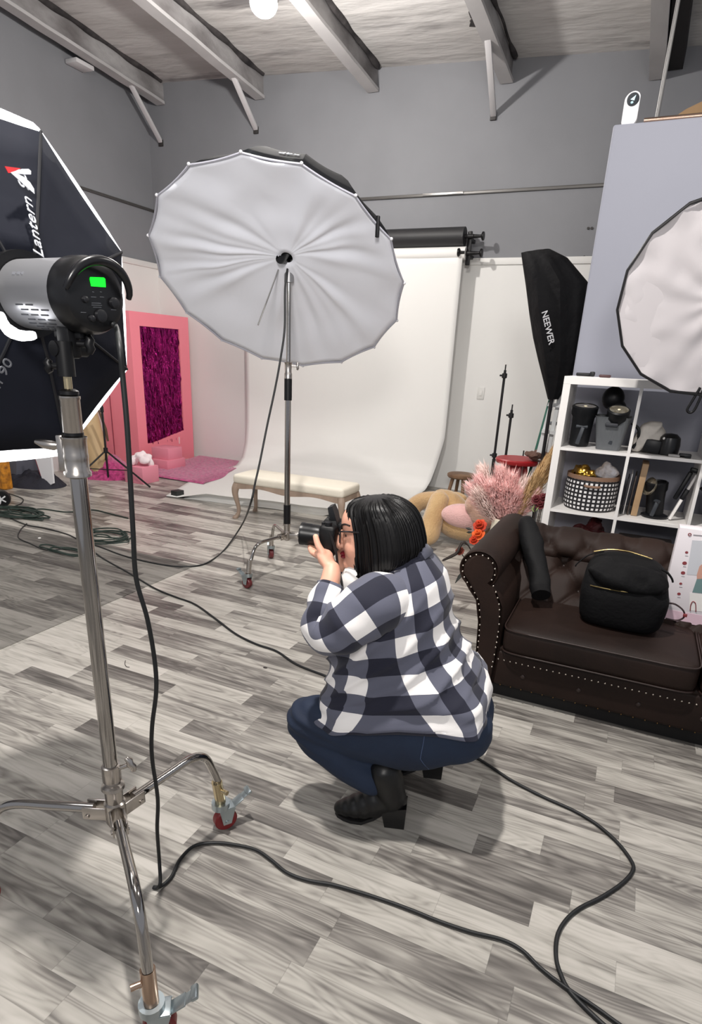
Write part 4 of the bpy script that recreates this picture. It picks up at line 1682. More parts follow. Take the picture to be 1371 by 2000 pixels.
def on_shelf(px, row, yy):
    """x on the shelf board at depth yy for a pixel column measured near that row"""
    z = ZR[row]
    # solve the pixel row so that the point is at z and depth yy
    lo, hi = 600, 1300
    for _ in range(30):
        mid = (lo + hi) / 2
        if ay(px, mid, yy).z > z:
            lo = mid
        else:
            hi = mid
    return V((ay(px, mid, yy).x, yy, z))


LENS = mat('strobe_reflector_glass', (214, 210, 196), .12, .7, c2=(150, 140, 120), vscale=40)
DK = mat('charcoal_plastic', (20, 21, 24), .42, spec=.3)


def strobe_up(name, p, ax_, r, h, label, lens=True, grp='studio flash heads on the shelf'):
    ax_ = V(ax_).normalized()
    t_ = thing(name, label, 'studio light', p, grp)
    MB().lathe([(r * .55, 0), (r * .85, .01), (r * .9, h * .55), (r * .95, h * .72), (r * 1.08, h * .78), (r * 1.12, h * .97), (r * .95, h), (r * .9, h * .96)], p, ax_, 28).build('housing', DK, t_)
    if lens:
        MB().lathe([(.001, h * .90), (r * .5, h * .93), (r * .93, h * .985)], p, ax_, 28).build('reflector', LENS, t_, ang=60)
        MB().ball(p + ax_ * h * .94, (r * .25,) * 3, None, 12, 8).build('bulb', mat('frosted_bulb', (240, 232, 205), .25), t_)
    u_, w_, _ = frame(ax_)
    toc = V((CAM.x - p.x, CAM.y - p.y, 0)).normalized()
    m_ = MB()
    m_.box(p + toc * r * .95 + ax_ * h * .28 + V((0, 0, 0)), (.022, .03, h * .42), Matrix.Rotation(.2, 3, 'Y'), .005)
    m_.cyl(p + toc * r * .8 + ax_ * h * .5 - u_ * .03, p + toc * r * .8 + ax_ * h * .5 + u_ * .03, .009, seg=10)
    m_.build('mount_arm', mat('grey_cast_plastic', (52, 56, 62), .45), t_)
    return t_


p = on_shelf(1129, 0, 3.74)
strobe_up('flash_head', V((p.x, 3.74, ZR[0])), (0.03, -.16, 1), .062, .225, 'upright black flash head with a round glass front in the top left cubby')
# grey basket
p = on_shelf(1187, 0, 3.72)
bk = thing('grey_basket', 'dark grey ribbed plastic basket in the top left cubby', 'basket', V((p.x, 3.72, ZR[0])))
m = MB()
for o_ in range(2):
    pass


def rrect(cx, cy, z, wx_, wy_, n=8, r=.3):
    out = []
    for k in range(4 * n):
        a = 2 * math.pi * (k + .5) / (4 * n)
        c_, s_ = math.cos(a), math.sin(a)
        out.append(V((cx + wx_ * abs(c_) ** r * (1 if c_ > 0 else -1), cy + wy_ * abs(s_) ** r * (1 if s_ > 0 else -1), z)))
    return out


bz = ZR[0]
m.loft([rrect(p.x, 3.73, bz, .062, .08), rrect(p.x, 3.73, bz + .10, .078, .095), rrect(p.x, 3.73, bz + .165, .088, .10), rrect(p.x, 3.73, bz + .175, .092, .105),
        rrect(p.x, 3.73, bz + .170, .084, .097), rrect(p.x, 3.73, bz + .01, .06, .076)], caps=True)
m.build('body', mat('grey_ribbed_plastic', (92, 95, 98), .5, bump=.4, bscale=40, stretch=(3, 3, .2)), bk, ang=40)
MB().box((p.x, 3.622, bz + .135), (.065, .012, .02), None, .006).build('grip_hole', mat('dark_slot', (46, 48, 54), .6), bk)
strobe_up('flash_head', V((p.x + .012, 3.73, bz + .02)), (0.05, -.42, 1), .052, .215, 'flash head with a bright glass front lying in the grey basket')
m = MB()
q = on_shelf(1180, 0, 3.86)
m.ball((q.x, 3.88, bz + .26), (.06, .05, .065), None, 16, 10).ball((q.x + .03, 3.88, bz + .2), (.05, .05, .06), None, 16, 10)
m.cyl((q.x + .03, 3.88, bz), (q.x + .03, 3.88, bz + .2), .045)
tag(m.build('camera_flash', DK), 'black gear bundle behind the grey basket', 'equipment')
# second cubby
q = on_shelf(1262, 0, 3.74)
t = thing('dish_reflector', 'whitish dish reflector with black straps in the top middle cubby', 'reflector', V((q.x, 3.74, bz)))

m = MB()
m.loft([rrect(q.x - .055, 3.72, bz + .003, .02, .05), rrect(q.x - .04, 3.73, bz + .06, .04, .07), rrect(q.x, 3.74, bz + .14, .05, .07), rrect(q.x + .02, 3.75, bz + .16, .03, .05)], caps=True)
m.ball((q.x + .01, 3.75, bz + .075), (.075, .08, .078), None, 20, 12)
o_ = m.build('shell', mat('pearl_grey_mesh', (196, 190, 182), .6, var=.1, vscale=30), t)
remesh_obj(o_, .008, 4)
m = MB()
m.box((q.x + .022, 3.68, bz + .04), (.085, .04, .07), Matrix.Rotation(.1, 3, 'Y'), .01)
m.tube(smooth_pts([(q.x - .10, 3.68, bz + .15), (q.x - .06, 3.67, bz + .12), (q.x - .055, 3.67, bz + .07), (q.x - .07, 3.67, bz + .02)], 4), .009, 6)
m.build('strap', DK, t)
q = on_shelf(1302, 0, 3.70)
t = thing('small_flash_unit', 'round glossy black flash unit in the top middle cubby', 'studio light', V((q.x, 3.70, bz)))
MB().lathe([(.03, 0), (.052, .006), (.055, .05), (.05, .09), (.03, .108), (.002, .112)], V((q.x, 3.70, bz)), seg=24).build('housing', mat('gloss_black_cap', (16, 16, 18), .3), t)
MB().ball((q.x - .028, 3.665, bz + .085), (.01, .008, .008), seg=8, rings=6).build('indicator', WHITEP, t)
for i, (x, w_, lab) in enumerate(((1325, .05, 'thin grey card lying at the front of the top middle cubby'), (1340, .035, 'flat black battery lying at the front of the top middle cubby'))):
    q = on_shelf(x, 0, 3.64)
    tag(MB().b2((q.x - w_, 3.62, bz), (q.x + w_ * .6, 3.66, bz + (.012 if i == 0 else .02)), .003).build(('grey_card', 'battery_pack')[i], (mat('grey_card', (150, 148, 146), .6), DK)[i]), lab, ('card', 'battery')[i])

# second row: gingham basket
bz = ZR[1]
q = on_shelf(1147, 1, 3.74)
bc = V((q.x, 3.765, bz))
GING = bpy.data.materials.new('black_white_woven_check')
GING.use_nodes = True
nt = GING.node_tree
bb = nt.nodes['Principled BSDF']
uvn = nt.nodes.new('ShaderNodeUVMap')
ck = nt.nodes.new('ShaderNodeSeparateXYZ')
nt.links.new(uvn.outputs[0], ck.inputs[0])


def stripe(nt, sock, freq, thr):
    a_ = nt.nodes.new('ShaderNodeMath')
    a_.operation = 'MULTIPLY'
    nt.links.new(sock, a_.inputs[0])
    a_.inputs[1].default_value = freq
    f_ = nt.nodes.new('ShaderNodeMath')
    f_.operation = 'FRACT'
    nt.links.new(a_.outputs[0], f_.inputs[0])
    g_ = nt.nodes.new('ShaderNodeMath')
    g_.operation = 'GREATER_THAN'
    nt.links.new(f_.outputs[0], g_.inputs[0])
    g_.inputs[1].default_value = thr
    return g_.outputs[0]


s1 = stripe(nt, ck.outputs[0], 34, .45)
s2 = stripe(nt, ck.outputs[1], 8, .45)
mu = nt.nodes.new('ShaderNodeMath')
mu.operation = 'MULTIPLY'
nt.links.new(s1, mu.inputs[0])
nt.links.new(s2, mu.inputs[1])
mx = nt.nodes.new('ShaderNodeMix')
mx.data_type = 'RGBA'
mx.inputs[6].default_value = lin((28, 26, 30))
mx.inputs[7].default_value = lin((232, 230, 230))
nt.links.new(mu.outputs[0], mx.inputs[0])
nt.links.new(mx.outputs[2], bb.inputs['Base Color'])
bb.inputs['Roughness'].default_value = .7
t = thing('checked_basket', 'round black and white checked basket in the second row', 'basket', bc)
rb_ = .142
hb_ = .185
m = MB()
prof = [(rb_ * .93, 0), (rb_ * .99, .03), (rb_ * 1.0, .1), (rb_ * .98, hb_)]
n_ = 48
rings_ = [[bc + V((math.cos(2 * math.pi * k / n_) * r_, math.sin(2 * math.pi * k / n_) * r_, h_)) for k in range(n_)] for r_, h_ in prof]
m.loft(rings_, caps=True, uvs=lambda i, j: (j / n_, prof[i][1] / hb_))
m.build('woven_body', GING, t)
MB().lathe([(rb_ * .985, hb_ - .012), (rb_ * 1.01, hb_ - .01), (rb_ * 1.01, hb_ + .012), (rb_ * .95, hb_ + .012), (rb_ * .94, hb_ - .01)], bc, seg=40).build('leather_band', mat('tan_leather', (134, 104, 84), .6), t)
fc = facing(bc)
sd_ = V((-fc.y, fc.x, 0))
sd_ = sd_ if sd_.x > 0 else -sd_
MB().tube(smooth_pts([bc + fc * (rb_ + .003) - sd_ * .035 + V((0, 0, .148)), bc + fc * (rb_ + .014) - sd_ * .02 + V((0, 0, .145)), bc + fc * (rb_ + .014) + sd_ * .03 + V((0, 0, .145)), bc + fc * (rb_ + .003) + sd_ * .045 + V((0, 0, .148))], 4), .007, 8).build('handle', mat('tan_leather', (134, 104, 84), .6), t)
rng = random.Random(5)


def crumple(name, c, r, n, m_, label, cat, vox=.007, seed=1, bump=True, sm=1, ang=12):
    rg_ = random.Random(seed)
    mb_ = MB()
    for k in range(n):
        d = V((rg_.gauss(0, .5), rg_.gauss(0, .5), abs(rg_.gauss(0, .5)))) * .6
        mb_.ball(V(c) + V((d.x * r[0], d.y * r[1], d.z * r[2])), (r[0] * rg_.uniform(.35, .6), r[1] * rg_.uniform(.35, .6), r[2] * rg_.uniform(.3, .6)), Matrix.Rotation(rg_.random() * 6, 3, 'X'), 8, 6)
    o__ = mb_.build(name, m_)
    remesh_obj(o__, vox, sm)
    me_ = o__.data
    for v_ in me_.vertices:
        nn = noise.noise_vector(v_.co * 38) * r[0] * .14
        v_.co += nn
    return tag(o__, label, cat)


crumple('gold_foil_cloth', bc + V((-.055, -.03, hb_ - .02)), (.075, .07, .075), 9, mat('gold_foil', (196, 152, 66), .2, 1.0), 'crumpled gold foil cloth in the checked basket', 'cloth', seed=3)
crumple('white_fleece', bc + V((.06, -.01, hb_ - .02)), (.07, .07, .075), 9, mat('white_fleece', (214, 214, 220), .9, c2=(170, 150, 134), vscale=16, bump=.6, bscale=80), 'white fleece bundle in the checked basket', 'cloth', seed=8, sm=4)
# second row middle: boards, head, device
q = on_shelf(1216, 1, 3.7)
for i, (px_, th, hh, m_, lab) in enumerate(((1211, .006, .20, mat('black_card', (26, 26, 30), .6), 'thin black board leaning against the divider in the second row'),
                                            (1216, .005, .225, WHITEP, 'thin white board next to the black one in the second row'),
                                            (1224, .006, .22, mat('dark_brown_board', (60, 48, 40), .6), 'thin dark brown board beside the tan board'),
                                            (1237, .032, .285, mat('tan_wood_board', (168, 138, 104), .6, var=.08, vscale=10), 'thick tan wooden board standing in the second row'))):
    q = on_shelf(px_, 1, 3.68)
    m = MB().box((q.x + .004, 3.78, bz + hh / 2 + .002), (th, .18, hh), Matrix.Rotation(.03, 3, 'Y'), .001)
    tag(m.build('board', m_), lab, 'board')
    bpy.data.objects[-1] if False else None
q = on_shelf(1277, 1, 3.72)
t = strobe_up('flash_head', V((q.x, 3.74, bz)), (-.12, -.1, 1), .052, .20, 'black flash head with a side reflector in the second row', lens=False)
m = MB()
dc = V((q.x - .035, 3.70, bz + .165))
m.lathe([(.001, .0), (.03, .004), (.046, .016), (.050, .03), (.046, .016)], dc + V((0, 0, 0)), (-.85, -.5, .3), 24)
m.build('reflector', LENS, t, ang=60)
MB().lathe([(.03, 0), (.066, 0), (.07, .012), (.05, .02)], V((q.x, 3.74, bz)), seg=24).build('base_ring', DK, t)
q1, q2 = on_shelf(1308, 1, 3.68), on_shelf(1330, 1, 3.7)
t = thing('phone_gimbal', 'slanted black and white handheld stabiliser in the second row', 'gimbal', V((q1.x, 3.70, bz)))
aa = V((q1.x - .004, 3.70, bz + .004))
bb_ = aa + V((.085, .03, .255))
dd = (bb_ - aa).normalized()
Mx = Matrix((V((0, 1, 0)).cross(dd).normalized(), V((0, 1, 0)), dd)).transposed()
MB().box(aa.lerp(bb_, .24), (.016, .03, .125), Mx, .005).build('grip', WHITEP, t)
MB().box(aa.lerp(bb_, .56), (.022, .036, .06), Mx, .005).build('joint', DK, t)
MB().box(aa.lerp(bb_, .80), (.014, .03, .10), Mx, .005).build('arm', WHITEP, t)
MB().box(aa.lerp(bb_, .72) + V((-.03, .02, 0)), (.022, .03, .16), Mx, .006).build('clamp', DK, t)
MB().box(bb_ + V((-.01, 0, .015)), (.055, .04, .022), Matrix.Rotation(.2, 3, 'Y'), .006).build('head', DK, t)
# third row
bz = ZR[2]
q = V((-.18, 3.78, bz))
crumple('red_black_cloth', q + V((.02, -.03, .13)), (.13, .12, .16), 10, mat('dark_red_cloth', (90, 12, 18), .7, c2=(18, 12, 16), vscale=9), 'dark red and black bundle in the third row cubby', 'cloth', seed=12, sm=3)
o_ = tag(MB().b2((.02, 3.66, bz), (.31, 3.92, bz + .19), .01).build('fabric_box', mat('taupe_box', (98, 90, 88), .8)), 'taupe fabric box in the third row middle cubby', 'box')
q = ay(1290, 1057, 3.75)
tag(MB().b2((.14, 3.72, bz + .192), (.28, 3.76, bz + .21), .004).build('black_remote', DK), 'small black bar lying on the taupe box', 'remote')
crumple('black_gear_bag', V((.52, 3.74, ZR[1] + .10)), (.14, .12, .14), 9, mat('black_bag_cloth', (16, 16, 19), .6), 'black gear bag in the cubby at the right picture edge', 'bag', seed=4, sm=3)
crumple('black_lens_case', V((.52, 3.74, ZR[2] + .10)), (.14, .12, .14), 9, mat('black_bag_cloth', (16, 16, 19), .6), 'black case one cubby below the gear bag', 'case', seed=6, sm=3)
# on top of the shelf
m = MB()
q = ay(1140, 737, 3.75)
m.box((q.x, 3.78, zt0 + .012), (.09, .03, .018), Matrix.Rotation(.1, 3, 'Z'), .006).box((q.x + .04, 3.78, zt0 + .016), (.025, .045, .026), None, .006)
tag(m.build('camera_strap', DK), 'black strap buckle on top of the shelf at its left end', 'strap')
q = ay(1180, 740, 3.75)
tag(MB().box((q.x, 3.78, zt0 + .009), (.06, .03, .015), None, .005).build('leather_pouch', mat('maroon_leather', (74, 46, 48), .5)), 'small maroon pouch on top of the shelf', 'pouch')

# ------------------------------------------------------------------ things between the shelf and the backdrop
# folded strip softbox, tip down
ys_ = 4.45
prof = [  # left px, right px, y px
    ((1018, 494), (1074, 486), .03), ((1021, 515), (1108, 503), .09), ((1028, 560), (1150, 553), .15), ((1035, 615), (1147, 590), .16), ((1042, 660), (1141, 650), .15), ((1052, 705), (1132, 705), .12), ((1062, 745), (1112, 748), .08), ((1070, 780), (1090, 780), .03)]
rings_ = []
for (l, r_, dp) in prof:
    a, b = ay(l[0], l[1], ys_), ay(r_[0], r_[1], ys_)
    c = (a + b) / 2
    u = (b - a) / 2
    rings_.append([c + u * math.cos(2 * math.pi * k / 32) * (1 + .02 * math.sin(k * 2.0)) + V((0, dp * math.sin(2 * math.pi * k / 32) * (1 + .12 * math.sin(k * 1.57)), 0)) for k in range(32)])
t = thing('folded_softbox', 'tall black softbox standing folded beside the partition', 'softbox', V((rings_[-1][0].x, ys_, 0)))
m = MB()
m.loft(rings_)
ob_f = m.build('fabric_shell', mat('black_softbox_cloth', (10, 10, 13), .8, spec=.2, bump=.7, bscale=7, bdist=.03), t, ang=50)
tc_ = ay(1070, 640, ys_ - .165)
text_mesh('printed_name', 'NEEWER', .052, tc_, ay(1080, 664, ys_ - .16) - ay(1067, 606, ys_ - .16), ay(1078, 634, ys_ - .16) - ay(1066, 637, ys_ - .16), mat('light_grey_print', (190, 190, 194), .6), t, bold=.0008)
a = ay(1078, 775, ys_)
MB().cyl((a.x, ys_, 0), (a.x, ys_, a.z + .05), .012, seg=10).build('pole', MBLACK, t)
# ladder: green rails with steps, leaning
GRNL = mat('green_fibreglass', (34, 92, 76), .5)
la, lb = ay(1077, 775, 4.62), ay(1045, 890, 4.62)
dl = (lb - la).normalized()
foot = la + dl * (-la.z / dl.z)
t = thing('step_ladder', 'green sided ladder leaning behind the white slatted gate', 'ladder', V((foot.x, foot.y, 0)))
for off in (0, .30):
    p1 = la + V((off, 0, 0)) - dl * .05
    p2 = foot + V((off, 0, .01))
    c = (p1 + p2) / 2
    dz_ = (p1 - p2).normalized()
    Mx = Matrix((V((0, 1, 0)).cross(dz_).normalized(), V((0, 1, 0)), dz_)).transposed()
    MB().box(c, (.022, .06, (p1 - p2).length), Mx, .002).build('side_rail', GRNL, t)
for k in range(4):
    f_ = (k + .6) / 4.2
    p1 = la.lerp(foot, f_)
    MB().box(p1 + V((.15, 0, 0)), (.29, .06, .02), None, .002).build('step', mat('aluminium_step', (170, 174, 176), .35, .8), t)
t = thing('slatted_gate', 'white wooden slatted gate leaning beside the shelf', 'gate', ay(1060, 900, 4.5) * 1)
WSL = mat('white_painted_slats', (212, 214, 214), .6)
t.location = V((ay(1050, 900, 4.5).x, 4.5, 0))
WM[t.name] = Matrix.Translation(t.location)


def ext(p_, q_):
    d = (q_ - p_).normalized()
    return q_ + d * ((.01 - q_.z) / d.z)


for (x0, x1, yb0, xb0, xb1) in ((1076, 1085, 890, 1046, 1056), (1089, 1097, 892, 1063, 1072), (1101, 1110, 893, 1079, 1089)):
    p0, p1 = ay(x0, 775, 4.5), ay(x1, 771, 4.5)
    q0, q1 = ay(xb0, yb0, 4.5), ay(xb1, yb0, 4.5)
    e0, e1 = ext(p0, q0), ext(p1, q1)
    m = MB()
    m.prism([p0, (p0 + p1) / 2 + V((0, 0, .02)), p1, e1, e0], (0, .018, 0))
    m.build('slat', WSL, t, ang=0)
for (a0, b0, h) in (((1071, 786), (1112, 792), 7), ((1059, 838), (1106, 846), 7), ((1043, 890), (1090, 898), 7)):
    m = MB()
    m.prism([ay(a0[0], a0[1], 4.48), ay(b0[0], b0[1], 4.48), ay(b0[0] - 1, b0[1] + h, 4.48), ay(a0[0] - 2, a0[1] + h, 4.48)], (0, .018, 0))
    m.build('cross_rail', WSL, t, ang=0)
# three black folded stands
for i, (x, y, zt_px, lab, yy) in enumerate(((988, 712, 0, 'tallest thin black folded stand behind the pink plumes', 5.0), (1001, 790, 0, 'middle height black folded stand behind the pink plumes', 4.9), (1023, 880, 0, 'shortest black folded stand tip behind the pink plumes', 4.8))):
    p = ay(x, y, yy)
    base = V((p.x, yy, 0))
    t = thing('folded_light_stand', lab, 'light stand', base, 'folded stands by the red stool')
    H_ = p.z
    MB().cyl(base + V((0, 0, H_ - .05)), base + V((0, 0, H_)), .005, seg=8).build('spigot', MBLACK, t)
    MB().cyl(base + V((0, 0, H_ * .45)), base + V((0, 0, H_ - .04)), .010, seg=10).build('upper_tube', MBLACK, t)
    MB().cyl(base + V((0, 0, .05)), base + V((0, 0, H_ * .5)), .014, seg=10).build('lower_tube', MBLACK, t)
    for hh in (H_ - .08, H_ * .52):
        m = MB()
        m.lathe([(.012, -.02), (.02, -.016), (.02, .014), (.012, .018)], base + V((0, 0, hh)), seg=12)
        m.box(base + V((-.02, -.01, hh)), (.03, .012, .014), None, .004)
        m.build('clamp', MBLACK, t)
    for k in range(3):
        a = k * 2.09 + .4
        MB().tube([base + V((.016 * math.cos(a), .016 * math.sin(a), H_ * .42)), base + V((.07 * math.cos(a), .07 * math.sin(a), .008))], .006, 6).build('leg', MBLACK, t)
# red stool
REDW = mat('red_painted_wood', (150, 24, 30), .45)
p = ay(1012, 895, 4.55)
base = V((p.x, 4.55, 0))
t = thing('red_stool', 'glossy red round stool beside the folded stands', 'stool', base)
MB().lathe([(.02, -.035), (.15, -.035), (.158, -.025), (.158, -.008), (.15, 0), (.001, 0)], V((base.x, base.y, p.z)), seg=32).build('seat', REDW, t)
for k in range(3):
    a = k * 2.09 + .5
    m = MB()
    p1 = V((base.x + .05 * math.cos(a), base.y + .05 * math.sin(a), p.z - .03))
    p2 = V((base.x + .13 * math.cos(a), base.y + .13 * math.sin(a), 0.005))
    dz_ = (p1 - p2).normalized()
    sx_ = V((-math.sin(a), math.cos(a), 0))
    m.box((p1 + p2) / 2, (.09, .022, (p1 - p2).length), Matrix((sx_, dz_.cross(sx_), dz_)).transposed(), .004)
    m.build('leg', REDW, t)
pf = ay(1046, 906, 4.5)
crumple('brown_fur_bundle', V((pf.x, 4.5, p.z + .03)), (.09, .07, .05), 7, mat('brown_fur', (98, 72, 62), .95, bump=1.0, bscale=90), 'brown fur bundle lying on the red stool', 'fur', seed=2, sm=3)
# wooden stool behind
WOODS = mat('stool_wood', (128, 98, 72), .55, c2=(96, 68, 48), vscale=10, stretch=(1, 1, .2))
p = ay(901, 925, 6.55)
base = V((p.x, 6.55, 0))
zs = p.z
t = thing('wooden_stool', 'small round wooden stool by the right edge of the backdrop', 'stool', base)
MB().lathe([(.02, -.045), (.135, -.045), (.15, -.03), (.15, -.008), (.14, 0), (.001, 0)], V((base.x, base.y, zs)), seg=32).build('seat', WOODS, t)
for k in range(4):
    a = k * math.pi / 2 + .55
    MB().tube([V((base.x + .085 * math.cos(a), base.y + .085 * math.sin(a), zs - .03)), V((base.x + .14 * math.cos(a), base.y + .14 * math.sin(a), .005))], [.022, .017], 8).build('leg', WOODS, t)

# ------------------------------------------------------------------ giant plush bear
TAN = mat('tan_plush', (206, 172, 124), .95, c2=(178, 142, 96), vscale=6, bump=.8, bscale=70, sheen=.5)
PKP = mat('pale_pink_plush', (226, 180, 176), .95, var=.05, vscale=8, bump=.8, bscale=70, sheen=.5)
pbase = az(900, 1064, 0)
t = thing('plush_bear', 'giant tan and pink plush bear lying on the floor behind the sofa', 'plush toy', pbase)


def blob(name, items, m_, parent, vox=.012, sm=8):
    mb_ = MB()
    for it in items:
        if it[0] == 'b':
            _, px_, py_, Y_, r_ = it[:5]
            mb_.ball(ay(px_, py_, Y_), r_, None, 16, 10)
        else:
            _, pts_, rs_ = it
            P_ = smooth_pts([ay(x, y, Y_) for x, y, Y_ in pts_], 5)
            mb_.tube(P_, lerp_list(rs_, 5), 14)
            mb_.ball(P_[0], rs_[0], None, 14, 8).ball(P_[-1], rs_[-1], None, 14, 8)
    o__ = mb_.build(name, m_, parent)
    remesh_obj(o__, vox, sm)
    return o__


blob('body', [('b', 905, 1022, 4.92, (.24, .17, .145)), ('b', 930, 1012, 5.0, (.17, .16, .14)), ('t', [(862, 975, 5.05), (880, 985, 5.0), (900, 1010, 4.95)], [.09, .11, .12])], TAN, t)
blob('front_leg', [('t', [(858, 978, 4.9), (850, 1000, 4.82), (838, 1042, 4.68)], [.085, .085, .092]), ('b', 832, 1046, 4.66, (.10, .10, .085))], TAN, t)
blob('rear_leg', [('t', [(858, 975, 5.0), (826, 978, 5.05), (806, 992, 5.05), (808, 1010, 5.0)], [.07, .075, .075, .06])], mat('tan_plush_shade', (196, 160, 114), .95, bump=.8, bscale=70, sheen=.5), t)
blob('pink_belly', [('b', 905, 1008, 4.78, (.19, .10, .10)), ('b', 930, 1020, 4.80, (.12, .08, .09))], PKP, t)
blob('head', [('b', 950, 995, 4.75, (.15, .13, .15)), ('b', 925, 985, 4.72, (.07, .09, .08))], mat('rosy_tan_plush', (214, 172, 150), .95, bump=.8, bscale=70, sheen=.5), t)
blob('tail_tuft', [('t', [(872, 972, 5.05), (890, 971, 5.1), (905, 975, 5.1)], [.04, .05, .04])], TAN, t)
q = ay(957, 985, 4.60)
MB().ball(q, (.028, .02, .02), None, 12, 8).build('eye', BLACK, t)


# ------------------------------------------------------------------ plumes, flowers
def plume(name, stem, tip, w_, n, m_, parent, seed, ln=.12, curve=.06):
    """a feathery grass head: many thin blades around a bent stem"""
    rg_ = random.Random(seed)
    mb_ = MB()
    stem, tip = V(stem), V(tip)
    ax_ = tip - stem
    side = V((rg_.uniform(-1, 1), rg_.uniform(-1, 1), -.3)) * curve
    bm = mb_.bm

    def cpt(t__):
        return stem + ax_ * t__ + side * (t__ ** 2)
    mb_.tube([cpt(k / 8) for k in range(9)], [.003] * 9, 5)
    for k in range(n):
        t__ = .25 + .75 * rg_.random() ** .8
        p_ = cpt(t__)
        d0 = (cpt(min(1, t__ + .03)) - cpt(t__ - .03)).normalized()
        u_, v_, _ = frame(d0)
        a = rg_.random() * 6.283
        rad = u_ * math.cos(a) + v_ * math.sin(a)
        wd = w_ * math.sin(math.pi * min(.97, (t__ - .18) / .95)) ** .6
        L_ = ln * rg_.uniform(.6, 1.1)
        d1 = (d0 * .9 + rad * .55 * rg_.uniform(.4, 1.2)).normalized()
        e_ = p_ + d0 * L_ * .75 + rad * wd * rg_.uniform(.3, 1.0) - V((0, 0, .02 * rg_.random()))
        m1 = p_.lerp(e_, .5) + rad * wd * .25
        wv = d0.cross(rad) * .0024
        vs_ = [bm.verts.new(x_) for x_ in (p_ - wv, p_ + wv, m1 + wv, m1 - wv)]
        vt = bm.verts.new(e_)
        bm.faces.new(vs_)
        bm.faces.new((vs_[3], vs_[2], vt))
    return mb_.build(name, m_, parent, ang=0)


yv = 4.0
vb = ay(985, 1020, yv)
vb = V((vb.x, yv, 0))
zv = ay(978, 1012, yv).z
t = thing('floor_vase', 'cream vase top showing above the sofa arm', 'vase', vb)
MB().lathe([(.05, 0), (.085, .02), (.105, .12), (.10, .25), (.085, zv - .08), (.082, zv - .04), (.084, zv), (.072, zv + .005), (.066, zv - .03), (.06, zv - .15)], vb, seg=36).build('body', mat('cream_ceramic', (232, 224, 204), .55, bump=.3, bscale=14), t)
PPK = mat('pink_pampas', (250, 206, 202), .9, var=.04, vscale=6)
PPK2 = mat('pale_pampas', (244, 220, 212), .9)
bq = thing('pink_pampas_bouquet', 'fluffy pink pampas plumes fanning out of the cream vase', 'plant', vb + V((0, 0, zv - .12)))
tips = [(930, 935, 4.0, 0), (948, 915, 4.1, 1), (968, 918, 3.95, 0), (985, 925, 4.05, 0), (1005, 930, 3.95, 0), (1025, 940, 4.1, 1), (1036, 962, 4.0, 0), (940, 960, 3.9, 1), (1010, 965, 3.88, 0), (922, 950, 4.1, 0), (960, 945, 3.9, 0), (992, 950, 3.88, 0)]
for i, (x, y, Y_, k) in enumerate(tips):
    st_ = vb + V((random.Random(i).uniform(-.03, .03), random.Random(i + 9).uniform(-.03, .03), zv - .10))
    plume('plume', st_, ay(x, y, Y_), .085, 760, (PPK, PPK2)[k], bq, i, .11, .03)
tn = thing('tan_pampas', 'tall tan pampas stems leaning right toward the shelf', 'plant', vb + V((0.04, 0, zv - .12)))
for i, (x, y, Y_) in enumerate(((1076, 888, 3.98), (1064, 905, 4.05), (1080, 905, 4.05), (1050, 930, 3.95))):
    plume('plume', vb + V((.04, 0, zv - .10)), ay(x, y, Y_), .045, 520, mat('tan_pampas', (206, 172, 124), .9, var=.1, vscale=9), tn, 40 + i, .13, .02)
# orange artificial flowers behind the sofa arm
yf = 3.42
fl = thing('orange_flower_stem', 'orange cloth flowers on dark stems behind the sofa arm', 'flowers', V((-.50, yf, 0)))
root = V((-.52, yf, .02))
DST = mat('dark_stem', (44, 34, 30), .7)
ORG = mat('orange_petals', (216, 72, 30), .7, c2=(170, 40, 18), vscale=14)


def rose(c, r, m_, parent, seed):
    rg_ = random.Random(seed)
    mb_ = MB()
    toc = (CAM - c).normalized()
    u_, v_, n_ = frame((toc + V((-.3, 0, .5))).normalized())
    for ring, (cnt, rr, tilt) in enumerate(((3, .25, .9), (5, .55, .6), (7, .95, .25))):
        for k in range(cnt):
            a = 2 * math.pi * (k + .5 * ring) / cnt
            d = u_ * math.cos(a) + v_ * math.sin(a)
            cc = c + d * r * rr * .6 + n_ * r * (.5 - .35 * ring)
            up = (n_ * tilt + d * (1 - tilt)).normalized()
            s_ = n_.cross(d)
            mb_.ball(cc, (r * .5, r * .12, r * .5), Matrix((s_, up.cross(s_), up)).transposed(), 10, 6)
    return mb_.build('blossom', m_, parent, ang=50)


for i, (x, y, r_, m_) in enumerate(((937, 1026, .040, ORG), (934, 1043, .038, mat('bright_orange_petals', (228, 96, 36), .7)), (926, 1054, .03, ORG), (898, 1076, .026, mat('rust_bud', (112, 48, 34), .8)))):
    c = ay(x, y, yf - .02 * i)
    rose(c, r_, m_, fl, i)
    MB().tube(smooth_pts([root, root.lerp(c, .5) + V((-.02, 0, .03)), c], 5), .003, 5).build('stem', DST, fl)
c = ay(864, 1095, yf - .12)
MB().tube(smooth_pts([root, ay(915, 1066, yf - .06), ay(890, 1082, yf - .1), c], 5), [.004] * 6 + [.008] * 3 + [.009] * 4 + [.007] * 2 + [.004], 6).build('twig', DST, fl)
for i, (x, y, dx, dy) in enumerate(((921, 1034, -12, -3), (921, 1039, -10, 1), (1000, 0, 0, 0))):
    if x == 1000:
        continue
    a, b = ay(x, y, yf), ay(x + dx, y + dy, yf)
    MB().tube([a, a.lerp(b, .5), b], [.004, .008, .001], 6).build('leaf', mat('near_black_leaf', (30, 34, 30), .6), fl)
a, b = ay(908, 1112, yf), ay(889, 1139, yf - .1)
MB().tube([a, a.lerp(b, .5), b], [.006, .014, .002], 6, flat=.4).build('leaf', mat('near_black_leaf', (30, 34, 30), .6), fl)
